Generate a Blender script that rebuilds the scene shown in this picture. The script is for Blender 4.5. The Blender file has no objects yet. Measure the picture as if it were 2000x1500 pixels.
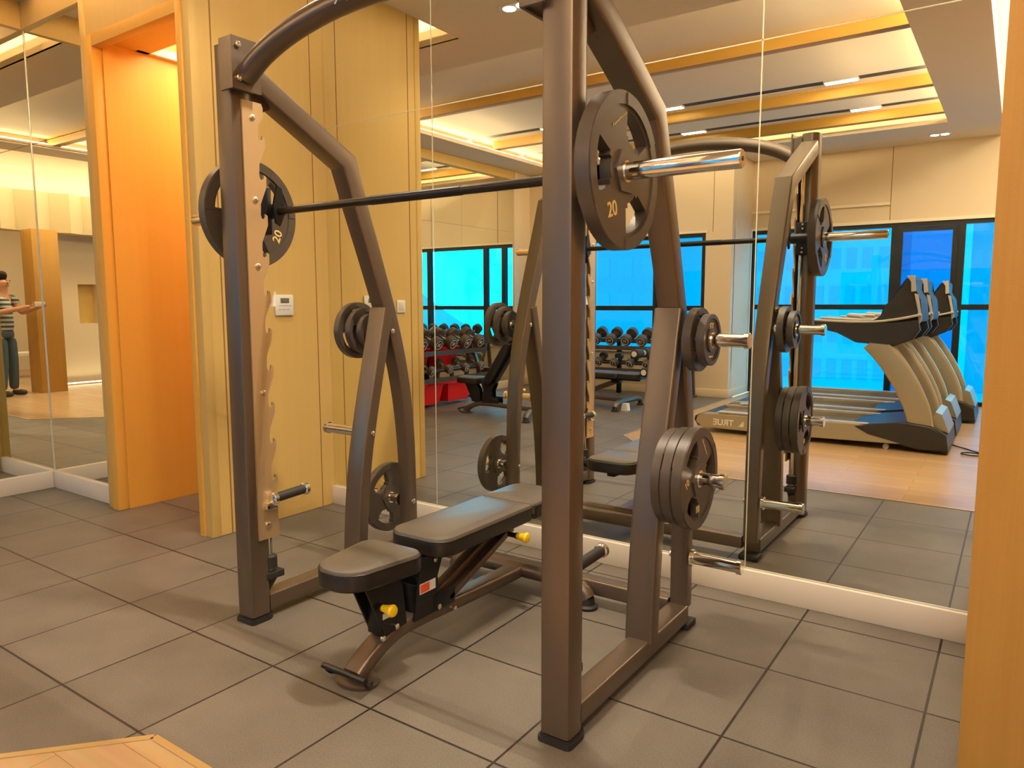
import bpy, bmesh, math, random
from mathutils import Vector, Matrix
random.seed(7)
PI = math.pi
S = bpy.context.scene
COL = S.collection

# ---------------------------------------------------------------- camera
CX, CY, CZ = 4.17234, -1.59693, 1.32039
YAW, PITCH, ROLL, FPX = -0.604903, -0.109993, -0.002058, 1426.72
fwd = Vector((math.sin(YAW)*math.cos(PITCH), math.cos(YAW)*math.cos(PITCH), math.sin(PITCH)))
rt = Vector((math.cos(YAW), -math.sin(YAW), 0)); up = rt.cross(fwd)
r2 = rt*math.cos(ROLL) + up*math.sin(ROLL); u2 = -rt*math.sin(ROLL) + up*math.cos(ROLL)
cd = bpy.data.cameras.new('camera'); cam = bpy.data.objects.new('camera', cd); COL.objects.link(cam)
cd.sensor_width = 36; cd.lens = 36*FPX/2000; cd.clip_start = 0.02; cd.clip_end = 400
m3 = Matrix((r2, u2, -fwd)).transposed().to_4x4(); m3.translation = Vector((CX, CY, CZ))
cam.matrix_world = m3; S.camera = cam

# ---------------------------------------------------------------- world, exposure, light
S.view_settings.view_transform = 'Standard'; S.view_settings.look = 'None'
S.view_settings.gamma = 1; S.view_settings.use_curve_mapping = False
S.view_settings.exposure = 0.08
S.cycles.max_bounces = 12; S.cycles.glossy_bounces = 8; S.cycles.diffuse_bounces = 4
S.cycles.transparent_max_bounces = 12; S.cycles.sample_clamp_indirect = 4.0
S.cycles.caustics_reflective = True; S.cycles.caustics_refractive = False
W = bpy.data.worlds.new('world'); S.world = W; W.use_nodes = True
wn = W.node_tree.nodes; wl = W.node_tree.links
bg = wn['Background']; bg.inputs[1].default_value = 1.0
tc = wn.new('ShaderNodeTexCoord'); sp = wn.new('ShaderNodeSeparateXYZ'); cr = wn.new('ShaderNodeValToRGB')
wl.new(tc.outputs['Generated'], sp.inputs[0]); wl.new(sp.outputs[2], cr.inputs[0]); wl.new(cr.outputs[0], bg.inputs[0])
cr.color_ramp.elements[0].position = 0.0; cr.color_ramp.elements[0].color = (1.1, 1.7, 1.9, 1)
cr.color_ramp.elements[1].position = 0.6; cr.color_ramp.elements[1].color = (1.0, 1.6, 1.9, 1)

WARM = (1.0, 0.76, 0.46); WARM2 = (1.0, 0.84, 0.62); DAY = (0.35, 0.68, 1.0)
def area(name, loc, size, power, color, rot=(0, 0, 0)):
    l = bpy.data.lights.new(name, 'AREA'); l.shape = 'RECTANGLE'; l.size, l.size_y = size
    l.energy = power; l.color = color
    o = bpy.data.objects.new(name, l); COL.objects.link(o); o.location = loc; o.rotation_euler = rot
    return o
# cove strips hidden above the soffit ledge of the big tray (they point up and inwards)
area('cove_light', (3.47, -2.5, 3.42), (0.04, 4.7), 210, WARM, (0, PI-0.9, 0))
area('cove_light', (-1.94, -2.5, 3.42), (0.04, 4.7), 230, WARM, (0, PI+0.9, 0))
area('cove_light', (0.77, -4.99, 3.42), (5.1, 0.04), 9, WARM, (PI+0.7, 0, 0))
area('cove_light', (0.77, -.20, 3.42), (5.1, 0.04), 130, WARM, (PI-0.9, 0, 0))
# wall washers in the slot along the right side, recess by the doorway, corridor
area('cove_light', (3.95, -2.8, 3.46), (0.05, 6.0), 34, (1.0, .78, .55), (0, PI+0.6, 0))
area('cove_light', (-0.4, 0.53, 3.46), (1.5, 0.05), 80, (1.0, 0.76, 0.52), (PI, 0, 0))
area('corridor_light', (-0.05, 1.75, 3.09), (0.7, 1.1), 27, (1.0, 0.80, 0.56))
# unseen fill lights added above the machine, at right and over the lounge
area('ceiling_fill', (2.2, 1.25, 3.345), (2.6, 0.22), 10, WARM2)
area('ceiling_fill', (4.3, -1.9, 3.60), (0.5, 2.8), 58, WARM2)
area('ceiling_fill', (4.5, -4.2, 3.60), (0.5, 2.0), 60, WARM2)
area('lounge_fill', (6.6, -2.6, 3.2), (2.0, 3.0), 90, WARM2)
area('fluted_wall_light', (4.98, -2.5, 3.2), (0.08, 4.0), 2.5, (1, 0.9, 0.65), (0, -0.5, 0))
area('niche_floor_light', (5.5, -2.95, 0.03), (0.03, 1.2), 4, (1, 0.9, 0.7), (0, PI-0.6, 0))
# hazy low daylight coming in through the tinted windows
sl_ = bpy.data.lights.new('daylight', 'SUN'); sl_.energy = 4.0; sl_.angle = 0.9; sl_.color = (1, .95, .95)
so_ = bpy.data.objects.new('daylight', sl_); COL.objects.link(so_); so_.location = (8, -14, 8)
so_.rotation_euler = Vector((-.38, .85, -.34)).to_track_quat('-Z', 'Y').to_euler()

def downlight_lamps(x, y, z, e=20):
    for i in range(5):
        l = bpy.data.lights.new('downlight_lamp', 'SPOT'); l.energy = e; l.color = (1, .84, .62)
        l.spot_size = 2.3; l.spot_blend = 1; l.shadow_soft_size = .004
        o = bpy.data.objects.new('downlight_lamp', l); COL.objects.link(o)
        o.location = (x-.16+.08*i, y-.04*(i % 2), z)
downlight_lamps(2.75, .60, 3.32, 60)
downlight_lamps(1.2, .54, 3.32, 16)
SLOTS = ((2.59, -3.115), (.8, -3.115), (-.75, -3.115), (2.61, -4.38), (.6, -4.38), (-.9, -4.38), (2.4, -1.68), (.75, -1.68), (-.9, -1.68))
for x, y in SLOTS:
    area('slot_lamp', (x, y, 3.485), (.30, .085), 9 if y < -2 else 6, WARM2)

# ---------------------------------------------------------------- materials
def mat(name, color, rough=.5, metal=0., spec=.5, bump=None, noise=None, coat=0.):
    m = bpy.data.materials.new(name); m.use_nodes = True
    n = m.node_tree.nodes; l = m.node_tree.links; b = n['Principled BSDF']
    b.inputs['Base Color'].default_value = (*color, 1); b.inputs['Roughness'].default_value = rough
    b.inputs['Metallic'].default_value = metal; b.inputs['Specular IOR Level'].default_value = spec
    b.inputs['Coat Weight'].default_value = coat
    t = n.new('ShaderNodeTexCoord')
    if noise:   # (scale xyz, amount, second colour)
        mp = n.new('ShaderNodeMapping'); mp.inputs['Scale'].default_value = noise[0]
        nz = n.new('ShaderNodeTexNoise'); nz.inputs['Scale'].default_value = 1; nz.inputs['Detail'].default_value = 6
        nz.inputs['Roughness'].default_value = .65
        l.new(t.outputs['Object'], mp.inputs[0]); l.new(mp.outputs[0], nz.inputs['Vector'])
        mx = n.new('ShaderNodeMix'); mx.data_type = 'RGBA'
        mr = n.new('ShaderNodeMapRange'); mr.inputs[1].default_value = .3; mr.inputs[2].default_value = .7
        mr.inputs[4].default_value = noise[1]
        l.new(nz.outputs[0], mr.inputs[0]); l.new(mr.outputs[0], mx.inputs[0])
        mx.inputs[6].default_value = (*color, 1); mx.inputs[7].default_value = (*noise[2], 1)
        l.new(mx.outputs[2], b.inputs['Base Color'])
    if bump:    # (scale, strength)
        nz2 = n.new('ShaderNodeTexNoise'); nz2.inputs['Scale'].default_value = bump[0]; nz2.inputs['Detail'].default_value = 4
        bp = n.new('ShaderNodeBump'); bp.inputs['Strength'].default_value = bump[1]; bp.inputs['Distance'].default_value = .002
        l.new(t.outputs['Object'], nz2.inputs['Vector']); l.new(nz2.outputs[0], bp.inputs['Height']); l.new(bp.outputs[0], b.inputs['Normal'])
    return m
def emit(name, color, s):
    m = bpy.data.materials.new(name); m.use_nodes = True; n = m.node_tree.nodes; n.clear()
    e = n.new('ShaderNodeEmission'); e.inputs[0].default_value = (*color, 1); e.inputs[1].default_value = s
    o = n.new('ShaderNodeOutputMaterial'); m.node_tree.links.new(e.outputs[0], o.inputs[0]); return m
def glass(name, tint, gloss=.06):
    m = bpy.data.materials.new(name); m.use_nodes = True; n = m.node_tree.nodes; l = m.node_tree.links; n.clear()
    tr = n.new('ShaderNodeBsdfTransparent'); tr.inputs[0].default_value = (*tint, 1)
    gl = n.new('ShaderNodeBsdfGlossy'); gl.inputs['Roughness'].default_value = .02; mx = n.new('ShaderNodeMixShader'); mx.inputs[0].default_value = gloss
    o = n.new('ShaderNodeOutputMaterial'); l.new(tr.outputs[0], mx.inputs[1]); l.new(gl.outputs[0], mx.inputs[2]); l.new(mx.outputs[0], o.inputs[0]); return m

M = {}
M['frame'] = mat('powder_coated_steel', (.172, .132, .100), .31, .68, bump=(900, .12))
M['chrome'] = mat('chrome', (.86, .82, .74), .09, 1.)
M['bolt'] = mat('zinc_bolt', (.8, .78, .72), .25, 1.)
M['plate_steel'] = mat('nickel_catch_plate', (.68, .50, .29), .36, .7)
M['rubber'] = mat('black_rubber', (.022, .020, .019), .55, spec=.4, bump=(600, .1))
M['plate_rubber'] = mat('weight_plate_rubber', (.072, .056, .044), .36, spec=.6, bump=(500, .08))
M['gold_text'] = mat('gold_lettering', (.75, .55, .2), .4)
M['black_metal'] = mat('black_metal', (.02, .02, .023), .3, .5)
M['dark_bar'] = mat('blackened_bar', (.045, .038, .030), .3, .8)
M['vinyl'] = mat('grey_vinyl', (.100, .086, .072), .32, spec=.55, bump=(350, .12))
M['vinyl_side'] = mat('dark_vinyl', (.012, .010, .009), .36, spec=.5)
M['yellow'] = mat('yellow_plastic', (.95, .62, .01), .35)
M['red'] = mat('red_plastic', (.85, .012, .01), .35)
M['white'] = mat('white_plastic', (.80, .78, .72), .35)
M['label'] = mat('printed_label', (.8, .8, .8), .5)
M['orange_label'] = mat('orange_label', (.9, .12, .03), .5)
M['mirror'] = mat('mirror_glass', (.90, .90, .80), 0.0, 1.)
M['mirror_edge'] = mat('mirror_joint', (.75, .70, .52), .25, .4)
M['paint'] = mat('ceiling_paint', (.78, .68, .53), .85, spec=.1)
M['tray_paint'] = mat('tray_paint', (.85, .76, .62), .85, spec=.1)
M['cream'] = mat('cream_panel', (.72, .60, .42), .6, spec=.25)
M['wood'] = mat('maple_veneer', (.66, .45, .15), .42, spec=.35, noise=((22, 22, .8), .45, (.60, .39, .115)))
M['wood_orange'] = mat('amber_veneer', (.84, .46, .085), .42, spec=.3, noise=((22, 22, .8), .5, (.80, .41, .06)))
M['wood_dark'] = mat('veneer_groove', (.28, .14, .03), .6)
M['gold_beam'] = mat('gold_beam_veneer', (.40, .235, .045), .45, spec=.3)
M['base'] = mat('white_skirting', (.72, .64, .53), .35, spec=.5)
M['black'] = mat('slot_black', (.008, .007, .006), .6)
M['win_frame'] = mat('dark_window_frame', (.022, .026, .028), .35, .4)
M['glass'] = glass('clear_blue_glass', (.0, .72, 1.0))
M['glass_dark'] = glass('deep_blue_glass', (.015, .42, .84), .08)
M['bulb'] = emit('downlight_lens', (1, .95, .85), 14)
M['tm_silver'] = mat('treadmill_silver', (.42, .38, .27), .35, .5)
M['tm_black'] = mat('treadmill_black', (.024, .022, .019), .4)
M['tm_belt'] = mat('treadmill_belt', (.16, .15, .15), .45, spec=.5)
M['tm_grey'] = mat('treadmill_grey', (.48, .46, .42), .4)
M['screen'] = mat('console_screen', (.02, .022, .03), .1)
M['facade'] = mat('facade_concrete', (.82, .86, .9), .8)
M['facade2'] = mat('facade_render', (.62, .68, .78), .8)
M['facade_win'] = mat('facade_window', (.62, .70, .8), .3)
M['skin'] = mat('skin', (.52, .26, .15), .5, spec=.3)
M['hair'] = mat('hair', (.02, .012, .008), .7, spec=.2)
M['jeans'] = mat('jeans', (.05, .08, .11), .8)
M['leather'] = mat('shoe_leather', (.03, .025, .02), .5)

def striped():
    m = mat('striped_shirt', (.5, .5, .42), .8); n = m.node_tree.nodes; l = m.node_tree.links
    t = n.new('ShaderNodeTexCoord'); w = n.new('ShaderNodeTexWave'); w.bands_direction = 'Z'; w.inputs['Scale'].default_value = 5
    r = n.new('ShaderNodeValToRGB'); r.color_ramp.interpolation = 'CONSTANT'
    r.color_ramp.elements[0].color = (.05, .07, .08, 1); r.color_ramp.elements[1].position = .5; r.color_ramp.elements[1].color = (.45, .45, .36, 1)
    l.new(t.outputs['Object'], w.inputs[0]); l.new(w.outputs[0], r.inputs[0]); l.new(r.outputs[0], n['Principled BSDF'].inputs[0]); return m
M['shirt'] = striped()

def floor_tiles():
    m = mat('rubber_floor_tile', (.2, .17, .145), .5, spec=.42); n = m.node_tree.nodes; l = m.node_tree.links; b = n['Principled BSDF']
    t = n.new('ShaderNodeTexCoord'); s = n.new('ShaderNodeSeparateXYZ'); l.new(t.outputs['Object'], s.inputs[0])
    def M1(op, a, v=None, c=None):
        x = n.new('ShaderNodeMath'); x.operation = op
        if isinstance(a, float): x.inputs[0].default_value = a
        else: l.new(a, x.inputs[0])
        if v is not None:
            if isinstance(v, float): x.inputs[1].default_value = v
            else: l.new(v, x.inputs[1])
        return x.outputs[0]
    ds = []
    for k in (0, 1):
        q = M1('MULTIPLY', s.outputs[k], 2.0); q = M1('ADD', q, 100.0); f = M1('FRACT', q)
        g = M1('SUBTRACT', f, 0.5); g = M1('ABSOLUTE', g); g = M1('SUBTRACT', 0.5, g); ds.append(g)
    d = M1('MINIMUM', ds[0], ds[1]); line = M1('LESS_THAN', d, 0.0085)
    wn_ = n.new('ShaderNodeTexWhiteNoise'); wn_.noise_dimensions = '2D'
    fl = n.new('ShaderNodeVectorMath'); fl.operation = 'SCALE'; fl.inputs['Scale'].default_value = 2.0
    fl2 = n.new('ShaderNodeVectorMath'); fl2.operation = 'FLOOR'
    l.new(t.outputs['Object'], fl.inputs[0]); l.new(fl.outputs[0], fl2.inputs[0]); l.new(fl2.outputs[0], wn_.inputs['Vector'])
    nz = n.new('ShaderNodeTexNoise'); nz.inputs['Scale'].default_value = 3.2; nz.inputs['Detail'].default_value = 5
    nf = n.new('ShaderNodeTexNoise'); nf.inputs['Scale'].default_value = 190; nf.inputs['Detail'].default_value = 3
    l.new(t.outputs['Object'], nz.inputs['Vector']); l.new(t.outputs['Object'], nf.inputs['Vector'])
    a = M1('MULTIPLY', nz.outputs[0], 0.40); c = M1('MULTIPLY', nf.outputs[0], 0.60); e = M1('MULTIPLY', wn_.outputs[0], 0.12)
    tot = M1('ADD', M1('ADD', a, c), e)
    r = n.new('ShaderNodeValToRGB'); r.color_ramp.elements[0].position = .2; r.color_ramp.elements[0].color = (.060, .052, .042, 1)
    r.color_ramp.elements[1].position = .85; r.color_ramp.elements[1].color = (.200, .174, .145, 1)
    l.new(tot, r.inputs[0])
    mx = n.new('ShaderNodeMix'); mx.data_type = 'RGBA'; l.new(line, mx.inputs[0]); l.new(r.outputs[0], mx.inputs[6]); mx.inputs[7].default_value = (.014, .009, .007, 1)
    l.new(mx.outputs[2], b.inputs['Base Color'])
    bp = n.new('ShaderNodeBump'); bp.inputs['Strength'].default_value = .25; bp.inputs['Distance'].default_value = .002
    hh = M1('SUBTRACT', nf.outputs[0], line); l.new(hh, bp.inputs['Height']); l.new(bp.outputs[0], b.inputs['Normal'])
    return m
M['tiles'] = floor_tiles()
def planks():
    m = mat('light_wood_floor', (.70, .42, .20), .26, spec=.5); n = m.node_tree.nodes; l = m.node_tree.links
    t = n.new('ShaderNodeTexCoord'); b = n.new('ShaderNodeTexBrick'); b.offset = .4
    b.inputs['Scale'].default_value = 1; b.inputs['Brick Width'].default_value = 1.2; b.inputs['Row Height'].default_value = .14
    b.inputs['Mortar Size'].default_value = .0015; b.inputs['Color1'].default_value = (.62, .41, .22, 1); b.inputs['Color2'].default_value = (.54, .35, .18, 1)
    b.inputs['Mortar'].default_value = (.4, .22, .09, 1)
    mp = n.new('ShaderNodeMapping'); mp.inputs['Rotation'].default_value = (0, 0, 0)
    nz = n.new('ShaderNodeTexNoise'); nz.inputs['Scale'].default_value = 1; nz.inputs['Detail'].default_value = 6
    mp2 = n.new('ShaderNodeMapping'); mp2.inputs['Scale'].default_value = (2, 30, 1); l.new(t.outputs['Object'], mp2.inputs[0]); l.new(mp2.outputs[0], nz.inputs['Vector'])
    mx = n.new('ShaderNodeMix'); mx.data_type = 'RGBA'; mx.blend_type = 'MULTIPLY'; mx.inputs[0].default_value = .35
    l.new(t.outputs['Object'], mp.inputs[0]); l.new(mp.outputs[0], b.inputs['Vector']); l.new(b.outputs[0], mx.inputs[6])
    l.new(nz.outputs[1], mx.inputs[7]); l.new(mx.outputs[2], n['Principled BSDF'].inputs[0]); return m
M['planks'] = planks()

# ---------------------------------------------------------------- mesh helpers
def nb(): return bmesh.new()
def add_box(bm, c, s, bev=0., rot=None, seg=2):
    pre = set(bm.verts); r = bmesh.ops.create_cube(bm, size=1.0); vs = r['verts']
    bmesh.ops.scale(bm, vec=s, verts=vs)
    if bev > 0:
        es = list({e for v in vs for e in v.link_edges})
        r2_ = bmesh.ops.bevel(bm, geom=es, offset=bev, segments=seg, affect='EDGES', profile=.5)
        vs = list({v for v in bm.verts if v not in pre})
    if rot is not None: bmesh.ops.rotate(bm, cent=(0, 0, 0), matrix=rot, verts=vs)
    bmesh.ops.translate(bm, vec=c, verts=vs)
    return vs
def bx(x0, x1, y0, y1, z0, z1, bev=0., bm=None):
    bm = bm or nb(); add_box(bm, ((x0+x1)/2, (y0+y1)/2, (z0+z1)/2), (abs(x1-x0), abs(y1-y0), abs(z1-z0)), bev); return bm
def rrect(w, h, r, n=4):
    pts = []
    for cx, cy, a0 in ((w/2-r, h/2-r, 0), (-w/2+r, h/2-r, 90), (-w/2+r, -h/2+r, 180), (w/2-r, -h/2+r, 270)):
        for k in range(n+1):
            a = math.radians(a0+90*k/n); pts.append((cx+r*math.cos(a), cy+r*math.sin(a)))
    return pts
def circ(r, n=16): return [(r*math.cos(2*PI*k/n), r*math.sin(2*PI*k/n)) for k in range(n)]
def sweep(bm, prof, path, ref=(1, 0, 0), scales=None, cap=True):
    """profile (a,b): a along ref-ish axis, b along the in-plane normal"""
    path = [Vector(p) for p in path]; ref = Vector(ref).normalized(); rings = []
    for i, p in enumerate(path):
        if i == 0: t = path[1]-p
        elif i == len(path)-1: t = p-path[i-1]
        else: t = (path[i+1]-p).normalized()+(p-path[i-1]).normalized()
        t.normalize(); a = ref-t*ref.dot(t)
        if a.length < 1e-4: a = Vector((0, 0, 1))-t*t.z
        a.normalize(); b = t.cross(a); k = 1.
        if 0 < i < len(path)-1:
            c = t.dot((p-path[i-1]).normalized()); k = 1/max(c, .5)
        sc = scales[i] if scales else 1.
        if isinstance(sc, (int, float)): sc = (sc, sc)
        rings.append([bm.verts.new(p+a*(u*sc[0])+b*(v*k*sc[1])) for u, v in prof])
    n = len(prof)
    for i in range(len(rings)-1):
        for j in range(n):
            bm.faces.new((rings[i][j], rings[i][(j+1) % n], rings[i+1][(j+1) % n], rings[i+1][j]))
    if cap:
        bm.faces.new(list(reversed(rings[0]))); bm.faces.new(rings[-1])
def tube(bm, path, r, n=16, ref=(1, 0, 0), scales=None):
    p0, p1 = Vector(path[0]), Vector(path[-1]); d = (p1-p0).normalized()
    if abs(d.dot(Vector(ref))) > .9: ref = (0, 0, 1) if abs(d.z) < .8 else (0, 1, 0)
    sweep(bm, circ(r, n), path, ref, scales)
def lathe(bm, prof, c, axis='x', n=32):
    """prof: list of (pos along axis, radius)"""
    c = Vector(c); rings = []
    for a, r in prof:
        ring = []
        for k in range(n):
            t = 2*PI*k/n; u, v = r*math.cos(t), r*math.sin(t)
            o = {'x': (a, u, v), 'y': (v, a, u), 'z': (u, v, a)}[axis]; ring.append(bm.verts.new(c+Vector(o)))
        rings.append(ring)
    for i in range(len(rings)-1):
        for j in range(n): bm.faces.new((rings[i][j], rings[i][(j+1) % n], rings[i+1][(j+1) % n], rings[i+1][j]))
    bm.faces.new(list(reversed(rings[0]))); bm.faces.new(rings[-1])
def prism(bm, pts, lo, hi, axis='x'):
    f = {'x': lambda a, p: (a, p[0], p[1]), 'y': lambda a, p: (p[0], a, p[1]), 'z': lambda a, p: (p[0], p[1], a)}[axis]
    A = [bm.verts.new(f(lo, p)) for p in pts]; B = [bm.verts.new(f(hi, p)) for p in pts]; n = len(pts)
    bm.faces.new(A); bm.faces.new(list(reversed(B)))
    for i in range(n): bm.faces.new((A[i], A[(i+1) % n], B[(i+1) % n], B[i]))
def tag(o, label=None, cat=None, group=None, kind=None):
    if label: o['label'] = label
    if cat: o['category'] = cat
    if group: o['group'] = group
    if kind: o['kind'] = kind
    return o
def obj(name, bm, material, parent=None, local=False, sharp=35, label=None):
    bmesh.ops.recalc_face_normals(bm, faces=bm.faces)
    lim = math.radians(sharp)
    for f in bm.faces: f.smooth = True
    for e in bm.edges:
        if len(e.link_faces) == 2 and e.calc_face_angle(0) > lim: e.smooth = False
    me = bpy.data.meshes.new(name); bm.to_mesh(me); bm.free()
    if parent is not None and not local:
        q = parent; Mx = Matrix.Identity(4)
        while q is not None: Mx = q.matrix_basis @ Mx; q = q.parent
        me.transform(Mx.inverted())
    me.materials.append(M[material] if isinstance(material, str) else material)
    o = bpy.data.objects.new(name, me); COL.objects.link(o)
    if parent is not None: o.parent = parent
    if label: o['label'] = label
    return o
def struct(name, bm, material, parent=None, **k):
    o = obj(name, bm, material, parent, **k)
    if parent is None: o['kind'] = 'structure'
    return o
def thing(name, label, cat, loc=(0, 0, 0), rz=0, group=None):
    o = bpy.data.objects.new(name, None); COL.objects.link(o); o.empty_display_size = .1
    o.matrix_basis = Matrix.Translation(loc) @ Matrix.Rotation(rz, 4, 'Z')
    o.location = loc; o.rotation_euler = (0, 0, rz)
    return tag(o, label, cat, group)
def kids(o): return [c for c in bpy.data.objects if c.parent == o]
def dup(root, loc, rz=None, label=None, rot=None):
    r = root.copy(); COL.objects.link(r); r.location = loc
    if rz is not None: r.rotation_euler = (0, 0, rz)
    if rot is not None: r.rotation_euler = rot
    if label: r['label'] = label
    for ch in kids(root):
        c = ch.copy(); COL.objects.link(c); c.parent = r
        for g in kids(ch):
            d = g.copy(); COL.objects.link(d); d.parent = c
    return r
def text_mesh(name, s, size, material, parent, mw, ext=.0008, font_bold=0.):
    cu = bpy.data.curves.new(name, 'FONT'); cu.body = s; cu.size = size; cu.extrude = ext; cu.align_x = 'CENTER'; cu.align_y = 'CENTER'
    cu.offset = font_bold
    to = bpy.data.objects.new(name+'_tmp', cu); COL.objects.link(to)
    dg = bpy.context.evaluated_depsgraph_get(); me = bpy.data.meshes.new_from_object(to.evaluated_get(dg))
    bpy.data.objects.remove(to); me.transform(mw)
    if parent is not None:
        q = parent; Mx = Matrix.Identity(4)
        while q is not None: Mx = q.matrix_basis @ Mx; q = q.parent
        me.transform(Mx.inverted())
    me.materials.clear(); me.materials.append(M[material]); me.name = name
    o = bpy.data.objects.new(name, me); COL.objects.link(o)
    if parent is not None: o.parent = parent
    return o
def face_to(axis_n, axis_u, loc):
    """matrix putting text plane with normal axis_n and up axis_u"""
    n_ = Vector(axis_n).normalized(); u_ = Vector(axis_u).normalized(); x_ = u_.cross(n_)
    m = Matrix((x_, u_, n_)).transposed().to_4x4(); m.translation = Vector(loc); return m

# ================================================================ SETTING
X0, MY, H = .49, 1.65, 3.35         # left wall plane, mirror plane, soffit height
# floors
fb = nb()
def poly(bm, pts, z): bm.faces.new([bm.verts.new((x, y, z)) for x, y in pts])
prism(fb, [(-2.6, -5.3), (.93, -5.3), (.98, -1.70), (2.07, -.49), (9.5, -.49), (9.5, 3.2), (-2.6, 3.2)], -.1, 0, 'z')
struct('floor', fb, 'tiles')
fb = nb(); prism(fb, [(.93, -6.3), (9.5, -6.3), (9.5, -.49), (2.07, -.49), (.98, -1.70), (.93, -5.3)], -.1, .001, 'z')
struct('floor_wood', fb, 'planks')
tb = nb()
for a, b_ in (((9.5, -.49), (2.07, -.49)), ((2.07, -.49), (.98, -1.70)), ((.98, -1.70), (.93, -5.14))):
    d = (Vector(b_)-Vector(a)); n_ = Vector((-d.y, d.x)).normalized()*.012
    prism(tb, [(a[0]+n_.x, a[1]+n_.y), (b_[0]+n_.x, b_[1]+n_.y), (b_[0]-n_.x, b_[1]-n_.y), (a[0]-n_.x, a[1]-n_.y)], 0, .004, 'z')
struct('trim_1', tb, mat('floor_edge_strip', (.55, .40, .18), .3, .4))

# main mirror wall -------------------------------------------------------------
struct('wall_mirror', bx(X0-.1, 4.8, MY+.012, MY+.16, 0, 3.6), 'cream')
mr = thing('mirror', 'large wall mirror of joined panels behind the weight machine', 'mirror', (X0, MY, .12))
xs = (X0, 1.383, 3.215, 4.16); zs = (.12, 2.42, H)
for i in range(3):
    for j in range(2):
        obj('mirror_panel', bx(xs[i]+.0015, xs[i+1]-.0015, MY, MY+.008, zs[j]+.0015, zs[j+1]-.0015), 'mirror', mr)
jb = nb()
for x in xs[1:3]: bx(x-.0025, x+.0025, MY-.0012, MY+.009, .12, H, bm=jb)
bx(X0, 4.16, MY-.0012, MY+.009, 2.4175, 2.4225, bm=jb)
obj('panel_joint', jb, 'mirror_edge', mr)
struct('baseboard_mirror', bx(X0, 4.16, MY-.022, MY+.01, 0, .12, .003), 'base')

# left block: wall plane x = X0 from doorway to mirror ---------------------------------
struct('wall_left', bx(.425, X0, .80, MY+.012, 0, 3.6), 'wood')
gb = nb()
for y in (.873,): bx(X0-.002, X0+.0012, y-.004, y+.004, 0, 3.35, bm=gb)
bx(X0-.002, X0+.0012, 1.545-.003, 1.545+.003, 0, 3.35, bm=gb)
struct('trim_2', gb, 'wood_dark')
struct('trim_3', bx(.40, X0+.004, .745, .80, 0, 3.36, .002), 'wood')          # door casing return, right of opening
struct('trim_4', bx(.385, .43, .735, .775, 0, 2.93, .002), 'wood_orange')
# doorway: opening x -.575 .. .39 at y .75
struct('trim_5', bx(-.655, -.60, .745, .81, 0, 3.36, .002), 'wood')
struct('trim_6', bx(-.595, -.508, .735, .80, 0, 2.93, .002), 'wood_orange')
struct('trim_7', bx(-.507, .384, .735, .80, 2.86, 2.93, .002), 'wood_orange')
struct('wall_over_door', bx(-.66, .43, .755, .90, 2.93, 3.6), 'wood')
struct('wall_corridor_left', bx(-.60, -.50, .80, 3.1, 0, 3.2), 'wood_orange')
struct('wall_corridor_right', bx(.39, .425, .80, 3.1, 0, 3.2), 'wood_orange')
struct('wall_corridor_end', bx(-.60, .49, 3.1, 3.2, 0, 3.2), 'wood_orange')
struct('ceiling_doorway', bx(-.6, .43, .80, 1.08, 2.90, 2.95), 'wood_orange')
cb = nb(); bx(-.6, .43, 2.6, 3.2, 2.90, 2.95, bm=cb); bx(-.6, -.46, 1.0, 2.7, 2.90, 2.95, bm=cb); bx(-.6, .43, .9, 3.1, 3.12, 3.2, bm=cb)
struct('ceiling_corridor', cb, 'tray_paint')
lp = bx(-.46, .40, 1.10, 1.13, 2.95, 3.12); struct('trim_8', lp, 'tray_paint')

# corner mirrors left -------------------------------------------------------------
LX = -1.53
struct('wall_back_left', bx(LX-.14, -.62, .812, .95, 0, 3.6), 'wood')
struct('trim_17', bx(-.62, -.512, .79, .80, 0, 3.4), 'wood_dark')
m2 = thing('mirror', 'tall wall mirror beside the orange doorway, facing the room', 'mirror', (-1.1, .8, .12))
obj('mirror_panel', bx(LX, -.66, .800, .808, .12, 2.42), 'mirror', m2); obj('mirror_panel', bx(LX, -.66, .800, .808, 2.424, 3.17), 'mirror', m2)
struct('wall_side_left', bx(LX-.14, LX-.012, -1.2, .95, 0, 3.6), 'wood')
m3_ = thing('mirror', 'tall wall mirror at the far left edge, meeting the doorway mirror in a corner', 'mirror', (LX, 0, .12))
obj('mirror_panel', bx(LX-.008, LX, -1.18, .80, .12, 2.42), 'mirror', m3_); obj('mirror_panel', bx(LX-.008, LX, -1.18, .80, 2.424, 3.17), 'mirror', m3_)
# narrow bevelled corner strips
sb = nb()
tube(sb, [(LX+.001, .799, .12), (LX+.001, .799, 3.17)], .005, 8, (0, 1, 0))
obj('edge_strip', sb, 'mirror_edge', m3_)
struct('baseboard_back_left', bx(LX, -.655, .78, .812, 0, .12, .003), 'base')
struct('baseboard_side_left', bx(LX-.012, LX+.022, -1.2, .78, 0, .12, .003), 'base')
struct('trim_9', bx(LX-.01, -.655, .775, .812, 3.17, H, .002), 'wood')
struct('trim_10', bx(LX-.01, LX+.025, -1.2, .775, 3.17, H, .002), 'wood')
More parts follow.
